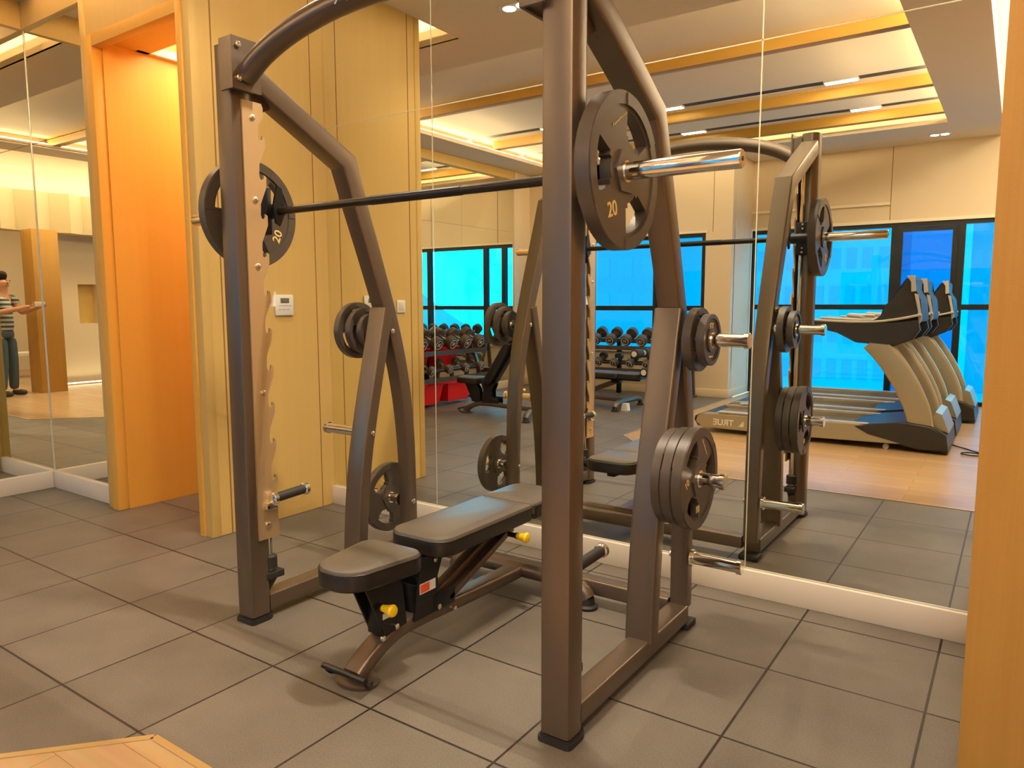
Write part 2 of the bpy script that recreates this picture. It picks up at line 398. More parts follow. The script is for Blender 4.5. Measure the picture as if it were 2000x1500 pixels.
# left room wall with mirror x=-2.4
WX = -2.4
struct('wall_jog', bx(WX-.1, LX-.012, -1.3, -1.2, 0, 3.6), 'wood')
struct('wall_far_left', bx(WX-.14, WX-.012, -5.3, -1.2, 0, 3.6), 'cream')
m4 = thing('mirror', 'wall mirror behind the dumbbell rack on the left wall', 'mirror', (WX, -3, .3))
ys = (-4.66, -4.23, -3.36, -2.5, -1.75, -1.3)
for i in range(5):
    for z0, z1 in ((.12, 2.42), (2.423, 3.22)):
        obj('mirror_panel', bx(WX-.008, WX, ys[i]+.001, ys[i+1]-.001, z0, z1), 'mirror', m4)
struct('trim_11', bx(WX-.012, WX+.01, -4.66, -1.3, 3.22, H), 'wood')
struct('trim_12', bx(WX-.012, WX+.02, -4.72, -4.66, 0, H), 'cream')
struct('baseboard_far_left', bx(WX-.012, WX+.015, -5.14, -1.3, 0, .12, .003), 'cream')

# window walls --------------------------------------------------------------------
YA, YB = -5.14, -6.03
wb = bx(-2.54, .89, YA-.12, YA, 0, .40); bx(-2.54, .89, YA-.12, YA, 2.29, 3.6, bm=wb)
bx(-2.54, -2.15, YA-.12, YA, .4, 2.29, bm=wb); bx(.52, .89, YA-.12, YA, .4, 2.29, bm=wb)
bx(.72, .89, YB, YA-.1, 0, 3.6, bm=wb)
bx(-2.15, .52, YA-.12, YA, .4, .62, bm=wb); struct('wall_window', wb, mat('window_wall_paint', (.74, .62, .44), .6, spec=.25))
gv = nb()
for x in (-1.75, -.3, .62): bx(x-.004, x+.004, YA-.002, YA+.002, 2.3, H, bm=gv)
struct('trim_13', gv, 'wood_dark')
struct('baseboard_window', bx(-2.4, .895, YA-.005, YA+.014, 0, .11, .003), 'cream')
struct('baseboard_pier', bx(.885, .90, YB, YA, 0, .11, .003), 'cream')
def window(idx, x0, x1, z0, z1, y, mull, rails, darkp=()):
    w = bpy.data.objects.new('window_%d' % idx, None); COL.objects.link(w); w.location = ((x0+x1)/2, y, z0); w['kind'] = 'structure'
    w.matrix_basis = Matrix.Translation(w.location)
    fr = nb(); t = .055
    bx(x0, x1, y-.08, y-.01, z0, z0+t, bm=fr); bx(x0, x1, y-.08, y-.01, z1-t, z1, bm=fr)
    bx(x0, x0+t, y-.08, y-.01, z0+t, z1-t, bm=fr); bx(x1-t, x1, y-.08, y-.01, z0+t, z1-t, bm=fr)
    for m_ in mull: bx(m_-.04, m_+.04, y-.08, y-.005, z0+t, z1-t, bm=fr)
    for r_ in rails: bx(x0+t, x1-t, y-.078, y-.008, r_-.035, r_+.035, bm=fr)
    obj('window_frame', fr, 'win_frame', w)
    ex = [x0]+list(mull)+[x1]
    for i in range(len(ex)-1):
        g = bx(ex[i]+.03, ex[i+1]-.03, y-.05, y-.044, z0+.03, z1-.03)
        obj('pane', g, 'glass_dark' if i in darkp else 'glass', w)
    return w
window(1, -2.15, .52, .62, 2.29, YA, (-1.86, -1.48, -.22), (1.245,))
window(2, .89, 5.4, .0, 2.36, YB, (1.72, 2.76, 3.52, 4.3), (1.26,), (2,))
sash = nb()
for a in ((2.80, 2.86), (3.42, 3.48)): bx(a[0], a[1], YB-.03, YB+.012, 1.30, 2.30, bm=sash)
bx(2.86, 3.42, YB-.03, YB+.012, 1.30, 1.35, bm=sash); bx(2.86, 3.42, YB-.03, YB+.012, 2.24, 2.30, bm=sash)
struct('trim_14', sash, 'win_frame')
wb = bx(.89, 5.5, YB-.12, YB, 2.36, 3.6); bx(5.4, 5.6, YB-.12, YB, 0, 3.6, bm=wb)
struct('wall_window_upper', wb, 'cream')
tb = bx(.89, 5.4, YB-.01, YB+.02, 2.36, 2.40); bx(.89, 2.69, YB, YB+.035, 2.60, 2.635, bm=tb); bx(-2.17, .54, YA-.01, YA+.012, 2.29, 2.32, bm=tb); bx(-2.17, .54, YA-.02, YA+.03, .60, .63, bm=tb)
struct('trim_15', tb, mat('cream_ledge', (.85, .76, .58), .5))
gv = nb(); bx(2.688, 2.696, YB-.002, YB+.003, 2.40, 3.4, bm=gv); struct('trim_16', gv, 'wood_dark')

# right side: foreground column and lounge -------------------------------------------
struct('wall_right', bx(4.113, 4.7, .45, MY+.02, 0, 3.6, .003), mat('honey_veneer', (.50, .27, .065), .45, spec=.3, noise=((60, 60, 1.2), .6, (.42, .21, .04)), bump=(160, .15)))
struct('wall_right_far', bx(4.7, 9.5, .45, .6, 0, 3.6), 'cream')
p_ = bx(4.68, 5.04, -2.08, -1.72, 0, 2.42, .004)
struct('wall_pillar', p_, mat('dark_amber_veneer', (.50, .27, .05), .45, noise=((20, 20, .8), .5, (.42, .2, .03))))
hb = nb(); x = 5.1
pts = [(5.35, -4.8)]
yy = -4.8; k = 0
while yy < .2:
    pts.append((5.12 if k % 2 else 5.02, yy)); yy += .26 if k % 2 else .22; k += 1
    pts.append((5.10 if k % 2 else 5.0, yy-.02))
pts.append((5.35, pts[-1][1]))
prism(hb, pts, 2.42, 3.02, 'z'); struct('wall_fluted', hb, mat('fluted_cream_panel', (.50, .41, .23), .5))
struct('wall_bulkhead', bx(5.12, 5.35, -4.8, .45, 3.02, 3.6), 'cream')
nw = bx(5.62, 5.75, -4.4, -2.25, 0, 1.0); bx(5.62, 5.75, -4.4, -2.25, 1.65, 3.4, bm=nw); bx(5.62, 5.75, -4.4, -3.05, 1.0, 1.65, bm=nw); bx(5.62, 5.75, -2.75, -2.25, 1.0, 1.65, bm=nw)
struct('wall_niche', nw, 'cream')
struct('wall_niche_back', bx(5.75, 5.78, -4.4, -2.25, 0, 3.4), 'wood')
struct('wall_lounge', bx(9.3, 9.4, -6.2, .6, 0, 3.6), 'cream')
struct('wall_lounge_side', bx(5.5, 9.4, -6.15, -6.03, 0, 3.6), 'cream')

# ceiling -----------------------------------------------------------------------------
TX0, TX1, TY0, TY1 = -1.85, 3.38, -4.95, -.25
sf = nb()
def slab(x0, x1, y0, y1, z0=H, z1=H+.05): bx(x0, x1, y0, y1, z0, z1, bm=sf)
slab(-2.6, TX0, -6.2, .30); slab(TX0, TX1, -6.2, TY0); slab(TX0, TX1, TY1, .30); slab(TX1, 3.875, -6.2, 1.8)
slab(X0, TX1, .30, 1.8); slab(-2.6, -1.30, .30, .95); slab(-1.30, X0, .76, .9)
struct('ceiling', sf, 'paint')
ub = nb(); Z2 = 3.50
# upper tray ceiling with two slots
def strip(y0, y1): bx(TX0-.2, TX1+.2, y0, y1, Z2, Z2+.03, bm=ub)
strip(-5.15, -4.45); strip(-4.32, -3.18); strip(-3.05, -1.745); strip(-1.625, -.05)
bx(TX0-.22, TX0-.2, -5.15, -.05, 3.4, 3.7, bm=ub); bx(TX1+.2, TX1+.22, -5.15, -.05, 3.4, 3.7, bm=ub)
bx(TX0-.2, TX1+.2, -5.17, -5.15, 3.4, 3.7, bm=ub); bx(TX0-.2, TX1+.2, -.05, -.03, 3.4, 3.7, bm=ub)
bx(-1.5, .7, .1, .76, 3.62, 3.65, bm=ub); bx(-1.32, -1.30, .28, .78, H, 3.65, bm=ub); bx(X0, X0+.02, .28, .78, H+.05, 3.65, bm=ub)
bx(-1.3, X0, .28, .30, H+.0, 3.65, bm=ub)
struct('ceiling_tray', ub, 'tray_paint')
bb = nb()
for y0, y1 in ((-4.45, -4.32), (-3.18, -3.05), (-1.745, -1.625)): bx(TX0-.1, TX1+.1, y0, y1, 3.504, 3.52, bm=bb)
struct('ceiling_slot', bb, 'black')
for y in (-1.56, -3.40, -4.64):
    b_ = bx(TX0+.02, TX1+.15, y-.05, y+.05, 3.395, 3.50, .002)
    tag(obj('ceiling_beam', b_, 'gold_beam'), 'gold wooden beam under the lit ceiling tray, %s' % {-1.56: 'nearest the mirror', -3.40: 'the middle of three', -4.64: 'nearest the windows'}[y], 'beam', 'gold beams across the ceiling tray')
for (x, y) in SLOTS:
    tag(obj('slot_fitting', bx(x-.16, x+.16, y-.05, y+.05, 3.49, 3.53, .004), 'white'), 'white lamp fitting set in a dark ceiling slot', 'ceiling lamp', 'white fittings in the ceiling slots')
uw = bx(3.875, 5.15, -6.2, .5, 3.62, 3.66); bx(3.87, 3.89, -6.2, 1.8, H, 3.66, bm=uw); bx(5.12, 9.5, -6.2, .6, 3.3, 3.36, bm=uw); bx(3.875, 4.8, .45, 1.8, 3.55, 3.6, bm=uw)
struct('ceiling_right', uw, mat('pink_cream_paint', (.85, .70, .55), .8, spec=.1))
for x, y, w_ in ((1.2, .54, 'over the machine, left one'), (2.7, .54, 'over the machine, right one'), (3.25, -5.58, 'near the full-height windows')):
    t = thing('double_downlight', 'white square twin downlight in the ceiling '+w_, 'downlight', (x, y, H))
    fbm = bx(x-.12, x+.12, y-.065, y+.065, H-.006, H+.004, .002); obj('trim_plate', fbm, 'white', t)
    for dx in (-.055, .055):
        lb = nb(); lathe(lb, [(-.012, .03), (-.008, .045), (-.002, .047)], (x+dx, y, H-.001), 'z', 24); obj('lens', lb, 'bulb', t)
# wall controls on the left wall
t = thing('thermostat', 'white thermostat with a small grey screen on the yellow wood wall', 'thermostat', (X0, 1.287, 1.25))
obj('case', bx(X0, X0+.016, 1.221, 1.352, 1.250, 1.375, .005), 'white', t)
obj('display', bx(X0+.015, X0+.0175, 1.255, 1.318, 1.325, 1.355, .001), mat('lcd', (.16, .15, .10), .2), t)
kb = nb()
for i in range(3): bx(X0+.015, X0+.0175, 1.24+.03*i, 1.26+.03*i, 1.285, 1.290, bm=kb)
bx(X0+.015, X0+.0172, 1.24, 1.335, 1.308, 1.311, bm=kb)
obj('button', kb, 'tm_grey', t)
t = thing('light_switch', 'white light switch seen on the yellow wall in the mirror', 'light switch', (X0, .985, 1.26))
obj('plate', bx(X0, X0+.01, .945, 1.03, 1.255, 1.345, .003), 'white', t)
obj('rocker', bx(X0+.009, X0+.013, .965, 1.01, 1.272, 1.328, .002), 'base', t)

# ================================================================ SMITH MACHINE
XL, XR, PY = 1.60, 3.10, .22
sm = thing('smith_machine', 'dark brown steel weight rack with arched top bar standing before the mirror', 'weight rack', ((XL+XR)/2, .7, 0))
def post_prof():
    p = []
    w, d = .102, .10   # a along x, b along depth
    for k in range(9):      # rounded front
        a = PI*k/8; p.append((w/2*math.cos(a), -.018-.042*math.sin(a)))
    p += rrect(w, d, .012, 3)[4:8][::1][:0]
    p += [(-w/2, .036), (-w/2+.004, .046), (-w/2+.012, .05), (w/2-.012, .05), (w/2-.004, .046), (w/2, .036)]
    return p
PP = post_prof()
REAR = [(.255, 2.225), (.50, 2.10), (.775, 1.955), (.845, 1.76), (.925, 1.55), (1.015, 1.30), (1.082, 1.08), (1.13, .85), (1.156, .60), (1.166, .30), (1.168, .09)]
MID = [(1.000, 1.295), (.942, 1.05), (.882, .80), (.832, .55), (.803, .30), (.790, .09)]
def smooth_path(pts, n=4, keep=()):
    out = []
    for i in range(len(pts)-1):
        p0 = Vector(pts[max(i-1, 0)]); p1 = Vector(pts[i]); p2 = Vector(pts[i+1]); p3 = Vector(pts[min(i+2, len(pts)-1)])
        if i in keep: p0 = p1
        if i+1 in keep: p3 = p2
        for k in range(n):
            t = k/n; out.append(.5*((2*p1)+(-p0+p2)*t+(2*p0-5*p1+4*p2-p3)*t*t+(-p0+3*p1-3*p2+p3)*t**3))
    out.append(Vector(pts[-1])); return out
for s, X in ((-1, XL), (1, XR)):
    b = nb(); sweep(b, PP, [(X, PY, .028), (X, PY, 2.31)], (-1, 0, 0)); obj('front_post', b, 'frame', sm)
    b = nb(); pp = [(X+u*1.16, PY-v*1.16) for u, v in PP]; prism(b, pp, 0, .022, 'z'); bmesh.ops.bevel(b, geom=[e for e in b.edges if abs(e.verts[0].co.z-.022) < 1e-5 and abs(e.verts[1].co.z-.022) < 1e-5], offset=.006, segments=2, affect='EDGES'); obj('foot_cap', b, 'rubber', sm)
    b = nb(); sweep(b, rrect(.085, .07, .008, 3), [(X, PY+.045, .066), (X, 1.145, .066)]); obj('base_rail', b, 'frame', sm)
    up_ = [(X, y, z) for y, z in REAR[:3]]; dn = smooth_path([(X, y, z) for y, z in REAR[2:]], 3)
    b = nb(); pth = up_[:-1]+dn; sweep(b, rrect(.086, .070, .008, 3), pth, scales=[(1.12-.28*min(1, max(0, (1.9-p[2])/1.5)), 1.22-.37*min(1, max(0, (1.9-p[2])/1.5))) for p in pth]); obj('rear_leg', b, 'frame', sm)
    b = nb(); sweep(b, rrect(.108, .064, .010, 3), smooth_path([(X, y, z) for y, z in MID], 3)); obj('middle_leg', b, 'frame', sm)
    b = bx(X-.05, X+.05, 1.13, 1.22, 0, .028, .006); obj('foot_cap', b, 'rubber', sm)
    # top bracket wrapping the post, facing inwards
    i = -s
    b = nb(); prism(b, [(X+i*.028, PY-.078), (X+i*.105, PY-.078), (X+i*.105, PY+.05), (X+i*.095, PY+.05), (X+i*.095, PY-.067), (X+i*.028, PY-.067)], 2.125, 2.315, 'z')
    prism(b, [(X+i*.045, PY-.06), (X+i*.10, PY-.06), (X+i*.10, PY+.045), (X+i*.045, PY+.045)], 2.135, 2.29, 'z')
    br = obj('top_bracket', b, 'frame', sm)
    for z in (2.285, 2.165):
        b = nb(); lathe(b, [(0, .012), (.009, .012), (.012, .008), (.012, .005), (.006, .005)], (0, 0, 0), 'x', 12)
        if i < 0: bmesh.ops.rotate(b, cent=(0, 0, 0), matrix=Matrix.Rotation(PI, 3, 'Z'), verts=b.verts)
        bmesh.ops.translate(b, vec=(X+i*.105, PY-.052, z), verts=b.verts); obj('bolt', b, 'bolt', br)
    # gusset under the slanted tube
    b = nb(); prism(b, [(PY+.05, 2.20), (PY+.05, 2.08), (PY+.11, 2.08), (PY+.18, 2.12)], X-.004, X+.004); obj('gusset', b, 'frame', sm)
    # hook plate on the inner face of the post
    px0 = X+i*.052; pts = [(PY-.01, 2.105), (PY+.078, 2.105), (PY+.085, 2.09), (PY+.085, 2.05)]
    z = 2.05
    while z > .62:
        pts += [(PY+.060, z-.030), (PY+.058, z-.072), (PY+.062, z-.086), (PY+.071, z-.090), (PY+.078, z-.083), (PY+.079, z-.068), (PY+.090, z-.074), (PY+.090, z-.112)]
        z -= .152
    pts += [(PY+.07, .56), (PY+.085, .53), (PY+.09, .35), (PY-.01, .35)]
    b = nb(); prism(b, pts, min(px0, px0+i*.008), max(px0, px0+i*.008)); cp = obj('hook_plate', b, 'plate_steel', sm)
    for z in (2.045, 1.73, 1.47, .96, .41):
        b = nb(); lathe(b, [(0, .011), (.006, .011), (.009, .006)], (0, 0, 0), 'x', 14)
        if i < 0: bmesh.ops.rotate(b, cent=(0, 0, 0), matrix=Matrix.Rotation(PI, 3, 'Z'), verts=b.verts)
        bmesh.ops.translate(b, vec=(px0+i*.008, PY+.035, z), verts=b.verts); obj('bolt', b, 'bolt', cp)
    b = nb(); prism(b, [(PY+.085, 1.31), (PY+.115, 1.31), (PY+.115, 1.37)], min(px0, px0+i*.006), max(px0, px0+i*.006)); obj('pointer_tab', b, 'white', cp)
    # guide rod behind the post
    b = nb(); tube(b, [(X+i*.022, PY+.064, .17), (X+i*.022, PY+.064, 2.09)], .0125, 16); obj('guide_rod', b, 'chrome', sm)
    b = nb(); lathe(b, [(0, .03), (.05, .03), (.055, .024)], (X+i*.022, PY+.064, .21), 'z', 20)
    add_box(b, (X+i*.022, PY+.07, .18), (.06, .09, .03), .004); prism(b, [(PY+.045, .195), (PY+.11, .195), (PY+.045, .12)], X+i*.022-.02, X+i*.022+.02); obj('rod_stop', b, 'rubber', sm)
    # weight pegs outside
    for (y, z, L) in ((1.03, 1.185, .245), (.87, .70, .225), (1.160, .30, .205)):
        xo = X+s*.045
        b = nb(); lathe(b, [(0, .034), (.012, .034), (.013, .0245), (L-.02, .0245), (L-.019, .029), (L-.003, .029), (L, .026)], (0, 0, 0), 'x', 28)
        if s < 0: bmesh.ops.rotate(b, cent=(0, 0, 0), matrix=Matrix.Rotation(PI, 3, 'Z'), verts=b.verts)
        bmesh.ops.translate(b, vec=(xo, y, z), verts=b.verts); pg = obj('weight_peg', b, 'chrome', sm)
        b = nb(); lathe(b, [(0, .013), (.006, .013), (.010, .007)], (0, 0, 0), 'x', 14)
        if i < 0: bmesh.ops.rotate(b, cent=(0, 0, 0), matrix=Matrix.Rotation(PI, 3, 'Z'), verts=b.verts)
        bmesh.ops.translate(b, vec=(X+i*.05 if z < .9 and z > .5 else X+i*.04, y, z), verts=b.verts); obj('bolt', b, 'bolt', pg)
    # safety stop: hook with rubber sleeve pointing at the mirror
    z = .52; xx = px0+i*.03; ya, yb = (PY+.05, PY+.21) if s < 0 else (PY+.13, PY+.40)
    if s > 0: z = .45
    b = nb(); tube(b, [(xx, ya, z), (xx, yb, z+.008)], .020, 18); ss = obj('safety_stop', b, 'rubber', sm)
    for yy_, zz_ in ((yb-.01, z+.008), (ya-.01, z)):
        b = nb(); lathe(b, [(0, .018), (.005, .026), (.021, .026), (.026, .019)], (xx, yy_, zz_), 'y', 20); obj('chrome_cap', b, 'chrome', ss)
    b = nb(); bx(px0, px0+i*.03, PY+.02, ya+.02, z-.045, z-.015, .004, bm=b); obj('hook', b, 'chrome', ss)
arch = [(XL+.095, PY-.01, 2.185), (1.80, PY-.01, 2.242), (1.95, PY-.01, 2.290), (2.15, PY-.01, 2.325), (2.35, PY-.01, 2.336), (2.55, PY-.01, 2.325), (2.75, PY-.01, 2.290), (2.90, PY-.01, 2.242), (XR-.095, PY-.01, 2.185)]
b = nb(); sweep(b, circ(.041, 24), smooth_path(arch, 4), (0, 1, 0)); ab = obj('arch_bar', b, 'frame', sm)
b = nb()
for p0, p1 in (((-.03, .03), (.03, -.03)), ((.03, .03), (-.03, -.03)), ((-.045, .008), (.0, -.008)), ((.0, .035), (.018, .0)), ((.045, .01), (.012, -.012))):
    tube(b, [(2.27+p0[0], PY-.0525, 2.34+p0[1]), (2.27+p1[0], PY-.0525, 2.34+p1[1])], .0028, 6, (0, 1, 0))
obj('emblem', b, 'white', ab)
b = nb(); sweep(b, rrect(.075, .065, .008, 3), [(XL+.04, 1.165, .085), (XR-.04, 1.165, .085)], (0, 1, 0)); obj('rear_crossbar', b, 'frame', sm)

# ---------------------------------------------------------------- barbell of the machine
BY, BZ = .356, 1.695
bb_ = thing('barbell', 'long black barbell with chrome sleeves across the rack', 'barbell', (2.35, BY, BZ))
b = nb(); tube(b, [(XL+.08, BY, BZ), (XR-.07, BY, BZ)], .0155, 20, (0, 0, 1)); obj('shaft', b, 'dark_bar', bb_)
b = nb(); tube(b, [(2.2, BY, BZ), (2.62, BY, BZ)], .0168, 20, (0, 0, 1)); obj('knurled_grip', b, 'black_metal', bb_)
for s, X, L in ((-1, XL, .46), (1, XR, .40)):
    x0 = X+s*.055
    b = nb(); lathe(b, [(0, .034), (.02, .034), (.022, .0252), (L-.004, .0252), (L, .023)], (0, 0, 0), 'x', 32)
    if s < 0: bmesh.ops.rotate(b, cent=(0, 0, 0), matrix=Matrix.Rotation(PI, 3, 'Z'), verts=b.verts)
    bmesh.ops.translate(b, vec=(x0, BY, BZ), verts=b.verts); sl = obj('sleeve', b, 'chrome', bb_)
    b = nb(); lathe(b, [(0, .006), (.002, .006)], (X+s*(.055+L-.0005), BY, BZ), 'x', 12); obj('end_screw', b, 'black_metal', sl)
    b = nb(); add_box(b, (X, BY-.035, BZ), (.075, .06, .19), .008); tube(b, [(X-.06, BY, BZ), (X+.06, BY, BZ)], .030, 20, (0, 0, 1))
    cr_ = obj('carriage', b, 'black_metal', bb_)
    for dz in (-.08, -.055, .055, .08):
        b = nb(); lathe(b, [(0, .006), (.005, .006), (.007, .003)], (X, BY-.006, BZ+dz), 'y', 10); obj('bolt', b, 'bolt', cr_)
    b = nb(); prism(b, [(BY-.01, BZ+.10), (BY+.012, BZ+.09), (BY+.03, BZ+.0), (BY+.0, BZ-.06), (BY-.02, BZ-.05), (BY-.03, BZ+.02)], X-s*.075-.005, X-s*.075+.005); obj('catch_hook', b, 'black_metal', bb_)

# ---------------------------------------------------------------- weight plates
def plate_bm(R, T, holes=3, rot=0., small=False):
    bm = nb(); NA = 96
    rings = [.0258, .045, .20*R/.225*.28 if False else .0645, .40*R, .46*R, .70*R, .78*R, .83*R, .985*R, R]
    if small: rings = [.0258, .045, .38*R, .78*R, .84*R, .985*R, R]
    def rad(i, th):
        r = rings[i]
        if (not small) and i == 2:     # hexagonal hub
            a = (th % (PI/3))-PI/6; r = .058*math.cos(PI/6)/math.cos(a)*1.15
        return r
    def hh(i, j):
        th = (j+.5)/NA*2*PI-rot; q = (th*3/(2*PI)) % 1.0      # position inside third
        if small:
            return [T*.5, T*.36, T*.30, T*.30, T*.5, T*.46][i] if i < 6 else T*.5
        if i <= 1: return T*.5
        if i in (3, 4, 5):                                 # grip openings
            wdt = {3: .16, 4: .225, 5: .205}[i]
            if abs(q-.5) < wdt: return 0
            return T*.36
        if i == 2: return T*.36
        if i == 6: return T*.36
        if i == 7: return T*.5 if abs(q-.5) < .26 else T*.44
        return (T*.42)
    n_i = len(rings)-1
    V = {}
    def v(i, j, h):
        j %= NA; key = (i, j, round(h, 5))
        if key not in V:
            th = j/NA*2*PI; r = rad(i, th); V[key] = bm.verts.new((h, r*math.cos(th), r*math.sin(th)))
        return V[key]
    def quad(*vs):
        if len(set(vs)) == 4:
            try: bm.faces.new(vs)
            except ValueError: pass
    for i in range(n_i):
        for j in range(NA):
            h = hh(i, j)
            if h > 0:
                for s in (1, -1): quad(v(i, j, s*h), v(i+1, j, s*h), v(i+1, j+1, s*h), v(i, j+1, s*h))
            hn = hh(i, (j+1) % NA)                      # wall on the radial edge
            if h != hn:
                if h == 0 or hn == 0: quad(v(i, j+1, h+hn), v(i+1, j+1, h+hn), v(i+1, j+1, -h-hn), v(i, j+1, -h-hn))
                else:
                    for s in (1, -1): quad(v(i, j+1, s*h), v(i+1, j+1, s*h), v(i+1, j+1, s*hn), v(i, j+1, s*hn))
            ho = hh(i+1, j) if i+1 < n_i else 0          # wall on the circular edge
            if i+1 == n_i: quad(v(n_i, j, h), v(n_i, j+1, h), v(n_i, j+1, -h), v(n_i, j, -h))
            elif h != ho:
                if h == 0 or ho == 0:
                    q = h+ho; quad(v(i+1, j, q), v(i+1, j+1, q), v(i+1, j+1, -q), v(i+1, j, -q))
                else:
                    for s in (1, -1): quad(v(i+1, j, s*h), v(i+1, j+1, s*h), v(i+1, j+1, s*ho), v(i+1, j, s*ho))
            if i == 0: quad(v(0, j, h), v(0, j+1, h), v(0, j+1, -h), v(0, j, -h))
    return bm
def weight_plate(label, R, T, x, y, z, rot=0., small=False, texts=(), face=1, mark=None):
    t = thing('weight_plate', label, 'weight plate', (x, y, z-R))
    bm = plate_bm(R, T, 3, rot, small); bmesh.ops.translate(bm, vec=(x, y, z), verts=bm.verts); obj('disc', bm, 'plate_rubber', t, sharp=28)
    b = nb(); lathe(b, [(-T*.52, .0262), (-T*.52, .031), (T*.52, .031), (T*.52, .0262)], (x, y, z), 'x', 32); obj('bore_ring', b, 'chrome', t)
    hx = T*(.37 if not small else .31)+.0002
    for txt, ang, rr, sz, ta in texts:
        py, pz = y+rr*math.cos(ang), z+rr*math.sin(ang)
        u = Vector((0, -math.sin(ta), math.cos(ta)))
        text_mesh('number', txt, sz, 'gold_text', t, face_to((face, 0, 0), u, (x+face*hx, py, pz)), font_bold=.0008)
    if mark:
        for (ang, rr, ln, ta) in mark:
            b = nb(); n_ = 19; pts = []
            for k in range(n_):
                q = (k/(n_-1)-.5)*ln; o_ = (.0035 if k in (1, 2, 9) else .0018)*(1 if k % 2 else -1)
                pts.append((x+face*hx, y+rr*math.cos(ang)+q*math.cos(ta)-o_*math.sin(ta), z+rr*math.sin(ang)+q*math.sin(ta)+o_*math.cos(ta)))
            tube(b, pts, .0010, 5, (1, 0, 0)); obj('raised_mark', b, 'gold_text', t)
    return t
weight_plate('big black 20 grip plate on the right end of the barbell', .222, .050, 3.20, BY, BZ, rot=0, texts=(('20', -PI*.69, .138, .058, .25),), face=1, mark=((PI*.58, .145, .10, .55),))
weight_plate('big black grip plate on the left end of the barbell', .222, .050, 1.48, BY, BZ, rot=-PI/6, texts=(('20', -.60, .150, .055, 1.2),), face=1)
# right frame stacks
weight_plate('upper right peg plate with grip edge, the inner of two', .118, .036, 3.195, 1.03, 1.185, rot=.4)
weight_plate('smaller upper right peg plate marked 2.5, outer of the two', .095, .030, 3.238, 1.03, 1.185, small=True, texts=(('2.5', PI/2, .052, .032, PI),), mark=((-PI/2, .062, .04, 0),))
weight_plate('lower right stack plate, nearest the frame', .172, .036, 3.178, .87, .70, rot=.9)
weight_plate('lower right stack plate, the middle of three', .178, .038, 3.217, .87, .70, rot=.2)
weight_plate('lower right stack plate, outermost, with gold marks', .182, .040, 3.258, .87, .70, rot=PI*.36, texts=(('10', PI*1.0, .112, .036, .6), ('10', -PI*.52, .112, .036, 0)), mark=((PI*.36, .118, .08, -.9),))
# left frame stacks
weight_plate('upper left peg plate, the largest and farthest out', .142, .038, 1.395, 1.03, 1.185, rot=.5)
weight_plate('upper left peg plate, the middle of three', .115, .036, 1.445, 1.03, 1.185, rot=.1)
weight_plate('upper left peg plate, smallest and nearest the frame', .085, .030, 1.492, 1.03, 1.185, small=True)
weight_plate('single grip plate on the lowest left peg by the floor', .182, .042, 1.47, 1.160, .30, rot=1.2, texts=(('15', 2.2, .115, .036, .8),), face=1)

# ================================================================ BENCHES
def pad_bm(outline, z0, z1, r=.018):
    """soft pad: outline is a ccw list; rings give rounded upper and lower edges"""
    c = Vector((sum(p[0] for p in outline)/len(outline), sum(p[1] for p in outline)/len(outline)))
    bm = nb(); n = len(outline); rings = []
    def inset(d):
        out = []
        for i, p in enumerate(outline):
            a = Vector(outline[i-1]); q = Vector(p); e = Vector(outline[(i+1) % n])
            t = (e-a).normalized(); nn = Vector((t.y, -t.x)); out.append(q-nn*d)
        return out
    prof = [(.03, z0), (r*.6, z0+.002), (0, z0+r), (0, z1-r), (r*.30, z1-r*.30), (r, z1-.001), (.05, z1+.004)]
    for k_, (d, z) in enumerate(prof):
        if k_ in (0, len(prof)-1): ps = [c+(p-c)*.82 for p in inset(r*.8)]
        else: ps = inset(d)
        rings.append([bm.verts.new((p.x, p.y, z)) for p in ps])
    for i in range(len(rings)-1):
        for j in range(n): bm.faces.new((rings[i][j], rings[i][(j+1) % n], rings[i+1][(j+1) % n], rings[i+1][j]))
    bm.faces.new(list(reversed(rings[0]))); bm.faces.new(rings[-1])
    return bm, [(p.x, p.y, z1-r*.9) for p in inset(-.0012)]
def outline(x0, x1, y0, y1, rf, rb, wf=None):
    """rectangle with front radius rf, back radius rb; wf = front half width"""
    w = (x1-x0)/2; wf = wf or w; cx = (x0+x1)/2; pts = []
    for k in range(9):
        a = -PI/2+PI/2*k/8; pts.append((cx+wf-rf+rf*math.cos(a), y0+rf+rf*math.sin(a)))
    for k in range(7):
        a = PI/2*k/6; pts.append((cx+w-rb+rb*math.cos(a), y1-rb+rb*math.sin(a)))
    for k in range(7):
        a = PI/2+PI/2*k/6; pts.append((cx-w+rb+rb*math.cos(a), y1-rb+rb*math.sin(a)))
    for k in range(9):
        a = PI+PI/2*k/8; pts.append((cx-wf+rf+rf*math.cos(a), y0+rf+rf*math.sin(a)))
    return pts
